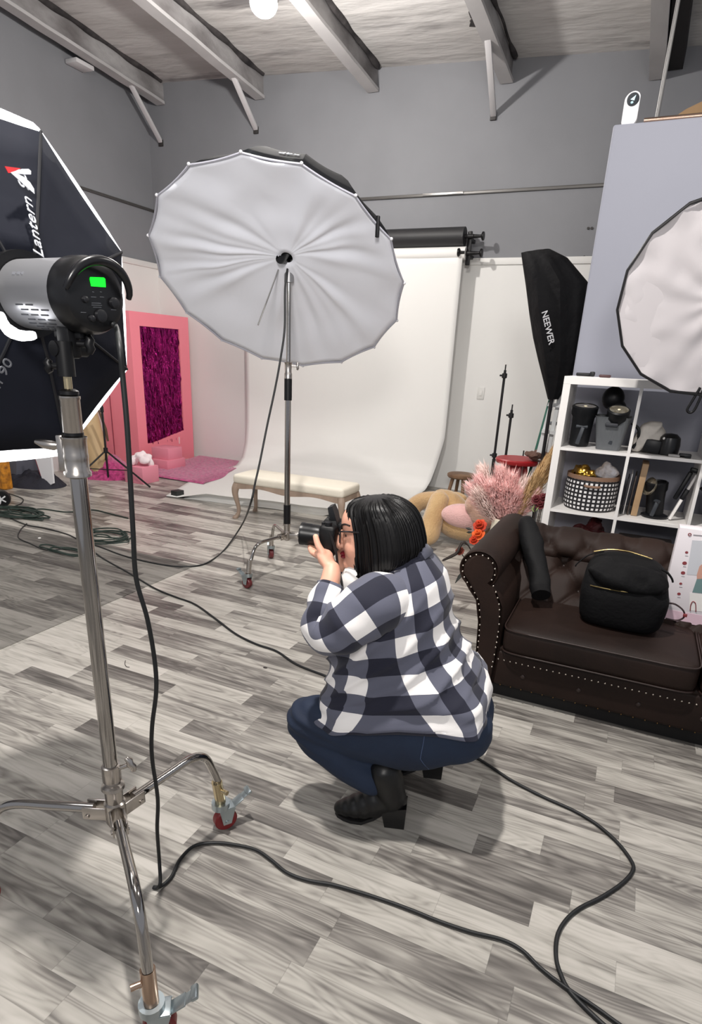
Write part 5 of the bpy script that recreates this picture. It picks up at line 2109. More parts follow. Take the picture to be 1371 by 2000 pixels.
# green leaves and dark red flowers behind the bag
rd = thing('red_flower_bunch', 'dark red flowers with a green leaf beside the shelf foot', 'flowers', V((-.45, 3.75, 0)))
for i, (x, y) in enumerate(((1056, 985), (1062, 972), (1048, 975))):
    c = ay(x, y, 3.78)
    rose(c, .032, mat('wine_petals', (96, 28, 34), .7), rd, 20 + i)
    MB().tube([V((-.46, 3.78, .01)), c], .003, 5).build('stem', DST, rd)
for i, (x, y, x2, y2) in enumerate(((1040, 998, 1043, 986), (1046, 999, 1052, 990), (1043, 1000, 1038, 992))):
    a, b = ay(x, y, 3.7), ay(x2, y2, 3.7)
    m = MB().tube([a, a.lerp(b, .5), b], [.003, .018, .002], 8, flat=.25)
    m.build('leaf', mat('light_green_leaf', (142, 158, 104), .6), rd)
# ------------------------------------------------------------------ chesterfield sofa
LEA = mat('dark_brown_leather', (42, 29, 24), .6, c2=(28, 19, 16), vscale=3, bump=.3, bscale=90, bdist=.002, spec=.2)
LEA2 = mat('dark_brown_leather_seam', (40, 26, 22), .5)
NAIL = mat('nickel_nailheads', (214, 204, 192), .25, 1.0)
YF_ = 2.494
YBK = 3.30
XA = -.585
sofa = thing('leather_sofa', 'dark brown leather sofa with rolled arms and nailhead trim', 'sofa', (.4, 2.9, 0))
XRs = 1.42


def arm(mirror=False):
    def X(x):
        return x if not mirror else (XRs + XA + .0) - x
    # outline of the arm seen from the front (x, z)
    cx, cz, rr = -.500, .598, .088
    pts = []
    for a in range(-62, 236, 14):
        pts.append((cx + rr * math.cos(R(a)), cz + rr * math.sin(R(a))))
    out = [(-.378, .07), (-.368, .2), (-.368, .36), (-.378, .45)] + [(-.405, .505)] + pts[1:] + [(-.535, .50), (-.500, .46), (-.478, .36), (-.470, .2), (-.470, .07)]
    n = len(out)
    mb_ = MB()
    cen = V((-.43, 0, .4))
    rings_ = []
    for y, s in ((YF_ + .02, .82), (YF_ + .004, .90), (YF_, .95), (YF_ + .006, .99), (YF_ + .03, 1.0), (YF_ + .3, 1.0), (YBK - .02, 1.0), (YBK, .97)):
        r_ = []
        for (x, z) in out:
            c0 = (-.50, .598) if z > .47 else (-.423, z)
            r_.append(V((X(c0[0] + (x - c0[0]) * s), y, c0[1] + (z - c0[1]) * s)))
        rings_.append(r_)
    mb_.loft(rings_)
    a_ = mb_.build('arm', LEA, sofa, ang=50)
    # inset front panel
    mb_ = MB()
    ins = []
    for (x, z) in out:
        c0 = (-.50, .598) if z > .47 else (-.423, z)
        ins.append((c0[0] + (x - c0[0]) * .74, c0[1] + (z - c0[1]) * .74))
    mb_.loft([[V((X(x), YF_ + .02, z)) for x, z in ins], [V((X(c0), YF_ - .004, z)) for c0, z in ins], [V((X(-.45 + (x + .45) * .9), YF_ - .008, z)) for x, z in ins]])
    mb_.build('front_panel', LEA, a_, ang=30)
    # nailheads
    mb_ = MB()
    path = [(-.388, .165), (-.384, .25), (-.382, .35), (-.390, .44), (-.408, .50)]
    for a in range(-30, 215, 22):
        path.append((cx + rr * .80 * math.cos(R(a)), cz + rr * .80 * math.sin(R(a))))
    path += [(-.545, .54), (-.520, .515), (-.490, .47), (-.470, .40), (-.462, .30), (-.460, .20)]
    P_ = smooth_pts([V((X(x), YF_ - .006, z)) for x, z in path], 8)
    acc = 0
    prev = P_[0]
    mb_.ball(prev, (.0042, .003, .0042), None, 8, 5)
    for p_ in P_[1:]:
        acc += (p_ - prev).length
        prev = p_
        if acc > .0245:
            acc = 0
            mb_.ball(p_, (.0042, .003, .0042), None, 8, 5)
    mb_.build('nailhead_trim', NAIL, a_, ang=60)
    return a_


arm()
arm(True)
xl, xr = -.372, XRs + XA + .372
# front rail
m = MB()
m.b2((xl - .01, YF_ + .012, .235), (xr + .01, YF_ + .07, .262), .012, 4)
m.b2((xl - .01, YF_ + .006, .075), (xr + .01, YF_ + .06, .245), .016, 4)
m.build('front_rail', LEA, sofa, ang=50)
m = MB()
for k in range(60):
    x = xl + .005 + k * .0262
    if x < xr:
        m.ball((x, YF_ + .004, .205), (.0042, .003, .0042), None, 8, 5)
m.build('nailhead_trim', NAIL, sofa, ang=60)
m = MB()
for k in range(34):
    x = xl + .03 + k * .046
    if x < xr:
        m.ball((x, YF_ + .003, .082 + .0 * k), (.0032, .003, .0032), None, 6, 4)
m.build('lower_nailheads', mat('aged_brass_nailheads', (110, 84, 52), .4, 1.0), sofa, ang=60)
m = MB()
for k in range(7):
    m.ball((xl + .12 + k * .235, YF_ + .006, .145), (.011, .006, .011), None, 12, 6)
m.build('rail_buttons', LEA2, sofa)
m = MB()
m.b2((xl - .07, YF_ + .06, .0), (xr + .07, YBK - .03, .085))
m.build('shadow_gap_block', mat('black_shadow_gap', (14, 12, 12), .8), sofa, ang=0)  # black block paints the shadow gap between leather and floor
m = MB()
m.b2((xl - .01, YF_ + .03, .08), (xr + .01, YBK - .05, .245))
m.build('seat_deck', LEA2, sofa, ang=0)


def cushion(x0, x1, nm='seat_cushion'):
    z0, z1 = .252, .372
    yb_, yf_ = 2.93, YF_ - .035
    mb_ = MB()
    rings_ = []
    N = 72
    for (z, ins) in ((z0, .02), (z0 + .012, .004), (z0 + .03, 0), (z1 - .03, 0), (z1 - .012, .004), (z1, .018)):
        rings_.append([V((min(max(p_.x, x0 + ins), x1 - ins), min(max(p_.y, yf_ + ins), yb_ - ins), z)) for p_ in rrect((x0 + x1) / 2, (yf_ + yb_) / 2, z, (x1 - x0) / 2 - ins, (yb_ - yf_) / 2 - ins, N // 4, .18)])
    for s in (.8, .55, .3, .06):
        cx_, cy_ = (x0 + x1) / 2, (yf_ + yb_) / 2
        rings_.append([V((cx_ + (p_.x - cx_) * s, cy_ + (p_.y - cy_) * s, z1 + .014 * (1 - s ** 2.5) + .004 * noise.noise(V((p_.x * 6 * s, p_.y * 6 * s, 1))))) for p_ in rings_[5]])
    mb_.loft(rings_)
    c_ = mb_.build(nm, LEA, sofa, ang=60)
    mb_ = MB()
    for z, ins in ((z1 - .008, -.001), (z0 + .008, -.001)):
        mb_.tube(rrect((x0 + x1) / 2, (yf_ + yb_) / 2, z, (x1 - x0) / 2 - ins - .002, (yb_ - yf_) / 2 - ins - .002, N // 4, .18), .0038, 6, closed=True)
    mb_.build('piping', LEA2, c_, ang=60)


cushion(-.362, .405)
cushion(.412, 1.18)
# tufted back
bt = []
for r_ in range(3):
    for k in range(14):
        bt.append((xl + .08 + (k + .5 * (r_ % 2)) * .185, [.44, .535, .625][r_]))


def backf(u, v):
    x = xl - .06 + (xr - xl + .12) * u
    # profile up the front then over the roll
    if v < .55:
        t_ = v / .55
        y, z = 2.87 + .17 * t_, .34 + .215 * t_
        nrm = V((0, -.78, .62))
    else:
        t_ = (v - .55) / .45
        a = R(215 - 215 * t_)
        y, z = 3.155 + .125 * math.cos(a) * -1 * -1, .575 + .085 * math.sin(a)
        y = 3.16 + .13 * math.cos(a)
        z = .585 + .082 * math.sin(a)
        nrm = V((0, math.cos(a), math.sin(a)))
    d = 0
    if v < .9:
        for bx_, bz_ in bt:
            dx, dz = x - bx_, z - bz_
            d -= .034 * math.exp(-(dx * dx + dz * dz) / .0011)
            # folds toward upper neighbours
        gx = (x - xl - .08) / .185
        f1 = abs(((gx + (z - .44) / .19) % 1.0) - .5) * 2
        f2 = abs(((gx - (z - .44) / .19) % 1.0) - .5) * 2
        wv = 1 if v < .6 else max(0, 1 - (v - .6) * 3)
        d -= .016 * wv * (max(0, f1 - .8) / .2) ** 2 + .016 * wv * (max(0, f2 - .8) / .2) ** 2
        d += .012
    d += .006 * noise.noise(V((x * 9, z * 9, 3)))
    p_ = V((x, y, z)) + nrm * d
    return p_


m = MB()
m.sheet(backf, 190, 46)
bk_ = m.build('tufted_back', LEA, sofa, ang=70)
m = MB()
m.b2((xl - .06, 3.20, .06), (xr + .06, YBK - .01, .60), .02)
m.b2((xl - .06, 3.06, .06), (xr + .06, 3.22, .50))
m.build('rear_panel', LEA, sofa, ang=40)
m = MB()
for bx_, bz_ in bt:
    if bz_ < .6 and xl + .03 < bx_ < xr - .03:
        v = (bz_ - .34) / .215 * .55 if bz_ < .55 else .6
        p_ = backf((bx_ - (xl - .06)) / (xr - xl + .12), min(v, .56))
        m.ball(p_ + V((0, -.006, .006)), (.010, .006, .010), None, 10, 6)
m.build('back_buttons', LEA2, sofa)

# folded black light-stand bag on the sofa corner
BAGF = mat('black_ripstop', (7, 7, 9), .7, bump=.5, bscale=16, spec=.25)
p0, p1, p2, p3 = V((-.262, 2.82, .40)), ay(1052, 1120, 2.86), ay(1040, 1065, 2.95), ay(1030, 1022, 3.05)
mb_ = MB()
P_ = smooth_pts([ay(1056, 1163, 2.74), p1, p2, p3, p3 + V((-.004, .04, .006))], 6)
mb_.tube(P_, lerp_list([.044, .047, .052, .044, .018], 6), 18, flat=.8)
o_ = mb_.build('slim_gear_bag', BAGF, ang=60)
for v_ in o_.data.vertices:
    v_.co += noise.noise_vector(v_.co * 14) * .008
tag(o_, 'slim folded black bag propped upright in the corner of the sofa', 'bag')

# black backpack
BP = mat('black_canvas', (6, 6, 8), .8, bump=.35, bscale=60, spec=.2)
GOLD = mat('gold_zip', (180, 160, 110), .3, 1.0)
bp0 = V((.085, 2.76, .386))
pk = thing('backpack', 'bulky black backpack with gold zips sitting on the sofa cushion', 'backpack', bp0)
hB = .29
prof = [(0, .150, .115, 0, 0), (.02, .168, .128, 0, 0), (.08, .176, .135, 0, 0), (.15, .178, .135, .0, 0), (.155, .172, .130, .0, 0), (.20, .172, .125, -.005, .01), (.25, .155, .105, -.01, .03), (.28, .12, .08, -.015, .045), (.295, .07, .045, -.015, .05)]
mb_ = MB()
rings_ = []
for h, wx_, wy_, ox, oy in prof:
    rings_.append(rrect(bp0.x + ox, bp0.y + oy, bp0.z + h, wx_, wy_, 16, .62))
mb_.loft(rings_)
o_ = mb_.build('main_body', BP, pk, ang=60, sub=1)
for v_ in o_.data.vertices:
    k = (v_.co.z - bp0.z) / hB
    v_.co += noise.noise_vector(v_.co * 9) * (.006 + .012 * k)
# flopped top pocket
mb_ = MB()
for (x, y, z, a, b, c, r_) in ((-.02, -.07, .215, .15, .075, .042, .18), (.02, -.04, .245, .12, .07, .04, .1), (-.08, -.02, .25, .07, .08, .035, -.1), (.10, -.06, .215, .06, .06, .045, .3)):
    mb_.ball(bp0 + V((x, y, z)), (a, b, c), Matrix.Rotation(r_, 3, 'Y'), 16, 10)
o_ = mb_.build('top_flap', BP, pk)
remesh_obj(o_, .008, 6)
for v_ in o_.data.vertices:
    v_.co += noise.noise_vector(v_.co * 14) * .012


def on_pack(px, py, dy=-.0):
    """nearest pack front point for a pixel: intersect an upright oval"""
    d = ray(px, py)
    best = None
    for k in range(300):
        t_ = 2.2 + k * .004
        p_ = CAM + d * t_ / 1.0
        hh = p_.z - bp0.z
        if hh < -.02 or hh > .33:
            continue
        for i in range(len(prof) - 1):
            if prof[i][0] <= hh <= prof[i + 1][0]:
                f_ = (hh - prof[i][0]) / (prof[i + 1][0] - prof[i][0])
                wx_ = prof[i][1] * (1 - f_) + prof[i + 1][1] * f_
                wy_ = prof[i][2] * (1 - f_) + prof[i + 1][2] * f_
                ox = prof[i][3]
                oy = prof[i][4] * (1 - f_) + prof[i + 1][4] * f_
                if (abs(p_.x - bp0.x - ox) / wx_) ** 3.2 + (abs(p_.y - bp0.y - oy) / wy_) ** 3.2 < 1:
                    return p_ - d.normalized() * .004
    return ay(px, py, bp0.y)


Z1 = smooth_pts([on_pack(x, y) for x, y in ((1153, 1143), (1170, 1147), (1195, 1152), (1220, 1156), (1247, 1158))], 4)
MB().tube(Z1, .0028, 6).build('front_zip', GOLD, pk, ang=60)
Z2 = [ay(x, y, 2.80) for x, y in ((1160, 1077), (1190, 1073), (1222, 1076), (1250, 1084), (1274, 1092))]
MB().tube(smooth_pts(Z2, 4), .0028, 6).build('top_zip', GOLD, pk, ang=60)
pp = [ay(x, y, 2.80) for x, y in ((1180, 1077), (1150, 1084), (1128, 1100), (1124, 1106))]
MB().tube(smooth_pts(pp, 4), .006, 6, flat=.5).build('strap_end', BP, pk, ang=60)
pp = [ay(x, y, 2.72) for x, y in ((1292, 1112), (1303, 1118), (1312, 1130), (1314, 1137))]
MB().tube(smooth_pts(pp, 4), .009, 6, flat=.5).build('zip_puller', BP, pk, ang=60)
pp = [ay(x, y, 2.78) for x, y in ((1300, 1178), (1318, 1180), (1334, 1192), (1336, 1205), (1322, 1212), (1300, 1208))]
MB().tube(smooth_pts(pp, 5), .007, 8, flat=.5).build('shoulder_strap', mat('dark_maroon_webbing', (44, 24, 28), .7), pk, ang=60)
q = ay(1338, 1202, 2.77)
MB().box(q, (.016, .006, .014), None, .002).build('buckle', mat('red_buckle', (130, 50, 54), .4), pk)

# printed product carton
cy_ = 2.90
c0 = ay(1302, 1204, cy_)
c1 = ay(1330, 1030, cy_)
zc0, zc1 = .388, c1.z
xcl = c1.x - .004
ct = thing('product_carton', 'white printed product box standing on the sofa at the right edge', 'box', V((xcl + .2, cy_, zc0)))
MB().b2((xcl, cy_, zc0), (xcl + .36, cy_ + .075, zc1), .003).build('carton', mat('glossy_white_carton', (232, 226, 230), .35), ct)
MB().b2((xcl + .001, cy_ - .001, zc0), (xcl + .359, cy_, zc0 + .05)).build('lower_band', mat('pale_pink_print', (226, 196, 208), .4), ct, ang=0)


def pr_flat(name, pxs, m_, off=.0015):
    return MB().prism([ay(x, y, cy_ - off) for x, y in pxs], (0, .0008, 0)).build(name, m_, ct, ang=0)


def disc(cx, cy, r, k=16, sq=1.0):
    return [(cx + r * math.cos(2 * math.pi * i / k), cy + sq * r * math.sin(2 * math.pi * i / k)) for i in range(k)]


RP = mat('dark_red_print', (140, 60, 66), .5)
c_ = ay(1347, 1044, cy_ - .002)
MB().torus(c_, (0, 1, 0), .0055, .0016, 20, 6).build('printed_ring', RP, ct, ang=60)
pr_flat('printed_line', [(1354, 1044), (1371, 1045.5), (1371, 1047.5), (1354, 1046)], mat('grey_print_light', (150, 146, 150), .5))
for (x, y, r_) in ((1341, 1079, 3.2), (1337, 1100, 4.6), (1334, 1119, 4.4), (1329.5, 1140, 3), (1326, 1160, 3.6)):
    pr_flat('printed_icon', disc(x, y, r_, 10, .75), RP)
    pr_flat('printed_caption', [(x - 3, y + 6), (x + 3, y + 6.6), (x + 3, y + 7.4), (x - 3, y + 6.8)], mat('grey_print_light', (150, 146, 150), .5))
pr_flat('printed_picture', [(1352, 1055), (1380, 1057), (1380, 1125), (1341, 1122)], mat('cool_grey_picture', (206, 208, 214), .5), .0012)
pr_flat('printed_skirt', [(1361, 1131), (1375, 1128), (1380, 1160), (1352, 1157)], mat('teal_grey_print', (112, 140, 140), .5))
pr_flat('printed_arm', [(1366, 1106), (1376, 1098), (1376, 1130), (1361, 1131), (1361, 1122)], mat('skin_tone_print', (206, 158, 140), .5), .0018)
pr_flat('printed_plinth', [(1347, 1158), (1385, 1162), (1385, 1196), (1346, 1192)], WHITEP, .0014)
cc = [ay(x, y, cy_ - .003) for x, y in ((1348, 1193), (1349, 1182), (1353, 1175), (1358, 1178), (1359, 1186), (1359, 1195))]
MB().tube(smooth_pts(cc, 4), .002, 6).build('printed_arch', RP, ct, ang=60)
# ------------------------------------------------------------------ the photographer
FW = V((-.97, -.235, 0)).normalized()
LT = V((-FW.y, FW.x, 0))
if LT.y > 0:
    LT = -LT
PO = V((-.460, 1.557, 0)) - LT * .135


def W(px, py, l=0.0):
    return apl(px, py, PO + LT * l, LT)


SKIN = mat('skin', (224, 168, 144), .5, sss=.15, var=.03, vscale=20)
HAIRM = mat('black_hair', (8, 7, 8), .42, bump=.35, bscale=26, stretch=(7, 7, .12), bdist=.003, spec=.32)
DENIM = mat('dark_blue_denim', (24, 40, 64), .8, c2=(17, 29, 50), vscale=5, bump=.25, bscale=160, bdist=.002)
BOOT = mat('black_boot_leather', (9, 9, 10), .4, bump=.2, bscale=40, bdist=.003)

PLAID = bpy.data.materials.new('navy_white_buffalo_check')
PLAID.use_nodes = True
nt = PLAID.node_tree
bb = nt.nodes['Principled BSDF']
uvn = nt.nodes.new('ShaderNodeUVMap')
sp3 = nt.nodes.new('ShaderNodeSeparateXYZ')
nt.links.new(uvn.outputs[0], sp3.inputs[0])
sa = stripe(nt, sp3.outputs[0], 1.0, .5)
sb_ = stripe(nt, sp3.outputs[1], 1.0, .5)
ad_ = nt.nodes.new('ShaderNodeMath')
ad_.operation = 'ADD'
nt.links.new(sa, ad_.inputs[0])
nt.links.new(sb_, ad_.inputs[1])
hf = nt.nodes.new('ShaderNodeMath')
hf.operation = 'MULTIPLY'
hf.inputs[1].default_value = .5
nt.links.new(ad_.outputs[0], hf.inputs[0])
crp = nt.nodes.new('ShaderNodeValToRGB')
crp.color_ramp.interpolation = 'CONSTANT'
e = crp.color_ramp.elements
e[0].color = lin((236, 233, 231))
e[1].position = .75
e[1].color = lin((20, 22, 40))
q_ = e.new(.25)
q_.color = lin((87, 89, 104))
nt.links.new(hf.outputs[0], crp.inputs[0])
nt.links.new(crp.outputs[0], bb.inputs['Base Color'])
bb.inputs['Roughness'].default_value = .85
bb.inputs['Sheen Weight'].default_value = .1
tcx = nt.nodes.new('ShaderNodeTexCoord')
nzx = nt.nodes.new('ShaderNodeTexNoise')
nzx.inputs['Scale'].default_value = 260
bpx = nt.nodes.new('ShaderNodeBump')
bpx.inputs['Strength'].default_value = .25
bpx.inputs['Distance'].default_value = .001
nt.links.new(tcx.outputs['Object'], nzx.inputs['Vector'])
nt.links.new(nzx.outputs['Fac'], bpx.inputs['Height'])
nt.links.new(bpx.outputs['Normal'], bb.inputs['Normal'])
PERIOD = .112

pp = thing('person', 'person with long black hair crouching in a checked shirt and jeans, holding a camera', 'person', PO)

# torso silhouette: (front px, back px, half width)
TS = [((712, 1118), (822, 1070), .060), ((694, 1134), (842, 1082), .115), ((676, 1160), (864, 1112), .168), ((660, 1200), (879, 1160), .186), ((650, 1242), (892, 1212), .190),
      ((644, 1280), (912, 1258), .198), ((643, 1312), (934, 1298), .214), ((643, 1330), (948, 1326), .228), ((642, 1345), (955, 1348), .236), ((640, 1356), (952, 1366), .240)]


def interp_rows(rows, n):
    """Catmull interpolation of the silhouette rows -> list of (F, B, w)"""
    F = smooth_pts([V((r_[0][0], r_[0][1], 0)) for r_ in rows], n)
    B = smooth_pts([V((r_[1][0], r_[1][1], 0)) for r_ in rows], n)
    Wd = smooth_pts([V((r_[2], 0, 0)) for r_ in rows], n)
    return [((f.x, f.y), (b.x, b.y), w.x) for f, b, w in zip(F, B, Wd)]


def ring_from(row, nseg, shrink=1.0, sq=.86, l0=0.0, front_pinch=0.0):
    F, B = W(row[0][0], row[0][1], l0), W(row[1][0], row[1][1], l0)
    c = (F + B) / 2
    u = (B - F) / 2
    out = []
    for k in range(nseg):
        a = 2 * math.pi * k / nseg
        ca, sa_ = math.cos(a), math.sin(a)
        ca_ = abs(ca) ** sq * (1 if ca > 0 else -1)
        sa2 = abs(sa_) ** sq * (1 if sa_ > 0 else -1)
        wfac = 1.0 - front_pinch * max(0, -ca) ** 1.5
        out.append(c + (u * ca_ + LT * row[2] * sa2 * wfac) * shrink)
    return out


NS = 120
rows_ = interp_rows(TS, 10)
rings_ = [ring_from(r_, NS, 1.0, .82 - .5 * max(0, i / len(rows_) - .5) * 2, 0, .25 * (1 - i / len(rows_))) for i, r_ in enumerate(rows_)]
cen = [sum(r_, V()) / NS for r_ in rings_]
vlen = [0.0]
for a, b in zip(cen, cen[1:]):
    vlen.append(vlen[-1] + (b - a).length)


def fold(p, amp, seed=0.0, st=(1, 1, 1)):
    q = V((p.x * st[0], p.y * st[1], p.z * st[2] + seed))
    return amp * (noise.noise(q * 7) + .5 * noise.noise(q * 15 + V((3, 1, 2))))


for i, r_ in enumerate(rings_):
    t_ = i / (len(rings_) - 1)
    for k in range(NS):
        d = (r_[k] - cen[i])
        L_ = d.length
        dn = d.normalized()
        a = 2 * math.pi * k / NS
        # diagonal drag folds gathering at the waist plus loose hem
        w1 = math.sin(9 * t_ * 3.1 + math.cos(a) * 6 + 2 * math.sin(a))
        f = .011 * (1 - 2 * abs(w1) ** .6) * math.exp(-((t_ - .52) / .2) ** 2)
        f += .006 * math.sin(22 * t_ - 4 * math.cos(a)) * math.exp(-((t_ - .8) / .15) ** 2)
        f += fold(r_[k], .013 * (.4 + t_), 1.7)
        f += .012 * math.sin(a * 7 + 1.0) * max(0, t_ - .7) / .3 * .7
        r_[k] = r_[k] + dn * f
        if t_ > .93:
            r_[k].z += .006 * math.sin(a * 5)
m = MB()
circ = 1.12
m.loft(rings_, caps=False, uvs=lambda i, j: (j / NS * round(circ / PERIOD) + .18, -vlen[i] / PERIOD + .12 - .0))
shirt = m.build('shirt', PLAID, pp, ang=80, solid=.003)
# yoke cap closing the shoulders toward the neck
CW = [((727, 1106), (822, 1060), .052), ((716, 1112), (832, 1068), .062), ((708, 1124), (838, 1080), .084)]
m = MB()
cr1 = [ring_from(r_, 60, 1.0, .9) for r_ in CW]
cr1[0] = [p_ + V((0, 0, .012)) for p_ in cr1[0]]
cr1 = [cr1[1], cr1[0], cr1[2]]
cr1[2] = [p_ + (p_ - sum(cr1[2], V()) / 60).normalized() * .012 for p_ in cr1[2]]
m.loft(cr1, caps=False, uvs=lambda i, j: (j / 60 * 3.0 + .2, i * .28 + .35))
m.build('collar', PLAID, shirt, ang=60, solid=.004)


def sleeve(pts, rs, name, uo, parent):
    P_ = smooth_pts(pts, 9)
    rr = lerp_list(rs, 9)
    n = len(P_)
    seg = 48
    rings__ = []
    pu = None
    vl = [0]
    for i, p_ in enumerate(P_):
        d = (P_[min(i + 1, n - 1)] - P_[max(i - 1, 0)]).normalized()
        if pu is None:
            pu = frame(d)[0]
        u = (pu - d * pu.dot(d)).normalized()
        pu = u
        w = d.cross(u)
        if i:
            vl.append(vl[-1] + (p_ - P_[i - 1]).length)
        r__ = []
        for k in range(seg):
            a = 2 * math.pi * k / seg
            dd = u * math.cos(a) + w * math.sin(a)
            q = p_ + dd * rr[i]
            q += dd * (fold(q, .010, 4.2) + .0045 * math.sin(vl[-1] * 90 + 3 * math.sin(a)) * (1 if i > n * .45 else .3))
            r__.append(q)
        rings__.append(r__)
    m_ = MB()
    m_.loft(rings__, caps=False, uvs=lambda i, j: (j / seg * 4.0 + uo, vl[i] / PERIOD * 1.0 + .30))
    return m_.build(name, PLAID, parent, ang=80, solid=.003)


sleeve([W(780, 1180, .03), W(764, 1174, .10), W(734, 1182, .158), W(700, 1204, .188), W(662, 1230, .205), W(636, 1238, .20), W(626, 1214, .178), W(632, 1178, .15), W(645, 1142, .115)],
       [.058, .078, .086, .080, .070, .060, .055, .050, .043], 'sleeve', .1, shirt)
sleeve([W(806, 1140, -.10), W(770, 1160, -.16), W(730, 1200, -.19), W(700, 1232, -.19), W(684, 1230, -.18), W(672, 1190, -.15), W(668, 1140, -.12), W(668, 1105, -.105)],
       [.080, .088, .080, .066, .056, .050, .046, .040], 'sleeve', .6, shirt)
# placket strip and buttons on the open front edge
m = MB()
for (x, y) in ((652, 1331), (641, 1368), (655, 1296)):
    c = apl(x, y, PO + LT * .085, (LT * .8 + FW * .4).normalized())
    m.ball(c, (.0055, .0055, .0055), None, 10, 6)
m.build('buttons', mat('dark_button', (30, 30, 40), .35), shirt)

# white under-shirt showing between arm and hair
m = MB()
for (x, y, l, r_) in ((690, 1140, .03, .045), (684, 1160, .0, .05), (700, 1150, -.04, .05), (690, 1125, .0, .035)):
    m.ball(W(x, y, l), (r_, r_, r_ * 1.3), None, 16, 10)
o_ = m.build('undershirt', mat('white_cotton', (232, 230, 228), .8), pp)
remesh_obj(o_, .008, 8)

# ---- body core with head, neck, arms and hands as one skin
HS = [((690, 1113), (716, 1109), .024), ((679, 1106), (736, 1098), .044), ((675, 1094), (748, 1088), .055), ((673.5, 1080), (762, 1074), .061), ((670, 1066), (776, 1058), .066), ((670, 1052), (786, 1044), .070), ((672, 1039), (792, 1030), .072),
      ((667.5, 1024), (796, 1014), .073), ((669, 1008), (792, 1000), .070), ((677, 993), (782, 986), .060), ((694, 981), (764, 977), .042), ((715, 975), (742, 974), .018)]
m = MB()
m.loft([ring_from(r_, 40, 1.0, .95, 0, .22) for r_ in interp_rows(HS, 4)])
# nose, chin, lips volume, brow
m.tube([W(670, 1036), W(664, 1050), W(657, 1062), W(668, 1069)], [.008, .010, .0125, .012], 12)
m.ball(W(658.5, 1062), (.0115, .0115, .0105), None, 12, 8)
for s in (-1, 1):
    m.ball(W(664, 1065, s * .012), (.009, .008, .008), None, 10, 6)
    m.ball(W(694, 1072, s * .033), (.036, .024, .038), None, 14, 10)      # cheeks
    m.ball(W(738, 1048, s * .071), (.018, .010, .030), None, 12, 8)       # ears
m.ball(W(683, 1100, 0), (.022, .026, .018), None, 14, 8)
# neck and trunk
m.tube([W(742, 1078), W(756, 1105), W(770, 1130)], [.050, .050, .060], 20)
m.loft([ring_from(r_, 40, .84, .9, 0, .25) for r_ in interp_rows(TS, 2)])


def limb(mb_, pts, rs, seg=14):
    P_ = smooth_pts(pts, 4)
    rr = lerp_list(rs, 4)
    mb_.tube(P_, rr, seg)
    for i in range(0, len(P_), 4):
        mb_.ball(P_[i], rr[i] * 1.0, None, seg, 8)


limb(m, [W(780, 1166, .10), W(742, 1178, .155), W(662, 1228, .200), W(634, 1234, .20)], [.055, .058, .050, .044])
limb(m, [W(634, 1232, .20), W(628, 1195, .165), W(645, 1135, .11), W(648, 1112, .085)], [.042, .040, .030, .0255])
limb(m, [W(790, 1150, -.12), W(735, 1200, -.185), W(690, 1228, -.185)], [.06, .055, .043])
limb(m, [W(690, 1228, -.185), W(674, 1170, -.145), W(668, 1105, -.105)], [.042, .038, .026])
# thighs and shins inside the jeans
limb(m, [W(868, 1404, .09), W(740, 1424, .105), W(606, 1404, .115)], [.09, .08, .05])
limb(m, [W(604, 1406, .115), W(660, 1474, .128), W(740, 1530, .14)], [.05, .042, .030])
limb(m, [W(868, 1390, -.09), W(780, 1385, -.13), W(716, 1375, -.15)], [.10, .08, .05])
limb(m, [W(716, 1375, -.15), W(770, 1430, -.15), W(830, 1470, -.15)], [.05, .045, .033])
# left hand: palm under the lens barrel
WR = W(648, 1113, .085)
PALM = W(636, 1090, .058)
m.tube([WR, WR.lerp(PALM, .5), PALM, W(627, 1077, .046)], [.026, .030, .034, .025], 14, up=LT, flat=.64)
m.ball(PALM, (.026, .022, .028), None, 14, 10)


def finger(mb_, pts, r0, r1):
    P_ = smooth_pts(pts, 4)
    n = len(P_)
    mb_.tube(P_, [r0 + (r1 - r0) * k / (n - 1) for k in range(n)], 10)
    mb_.ball(P_[-1], r1, None, 10, 6)
    mb_.ball(pts[1], r0 * 1.04, None, 10, 6)


finger(m, [W(640, 1096, .066), W(630, 1080, .070), W(621, 1064, .066), W(616.5, 1048, .056)], .0128, .0092)      # thumb
finger(m, [W(622, 1084, .052), W(611, 1079, .034), W(606, 1071, .008), W(606, 1062, -.022)], .0104, .0080)
finger(m, [W(625, 1087, .046), W(615, 1082, .030), W(612, 1073, .004), W(613, 1063, -.026)], .0106, .0082)
finger(m, [W(630, 1090, .042), W(622, 1085, .026), W(619, 1075, .002), W(620, 1065, -.026)], .0094, .0072)
finger(m, [W(636, 1093, .040), W(630, 1088, .024), W(627, 1079, .002), W(628, 1070, -.020)], .0084, .0064)
# right hand on the grip
WR2 = W(668, 1102, -.105)
PR = W(664, 1072, -.098)
m.tube([WR2, WR2.lerp(PR, .5), PR, W(660, 1052, -.094)], [.0245, .027, .030, .022], 14, up=LT, flat=.62)
for i, (y, r_) in enumerate(((1036, .0088), (1046, .0092), (1056, .0088), (1066, .008))):
    finger(m, [W(660, y + 4, -.096), W(645, y + 1, -.104), W(632, y, -.100), W(628, y + 2, -.082)], r_, r_ * .8)
finger(m, [W(664, 1066, -.086), W(668, 1050, -.078), W(666, 1038, -.07)], .0105, .008)
body = m.build('body', SKIN, pp)
remesh_obj(body, .0034, 5, .5)

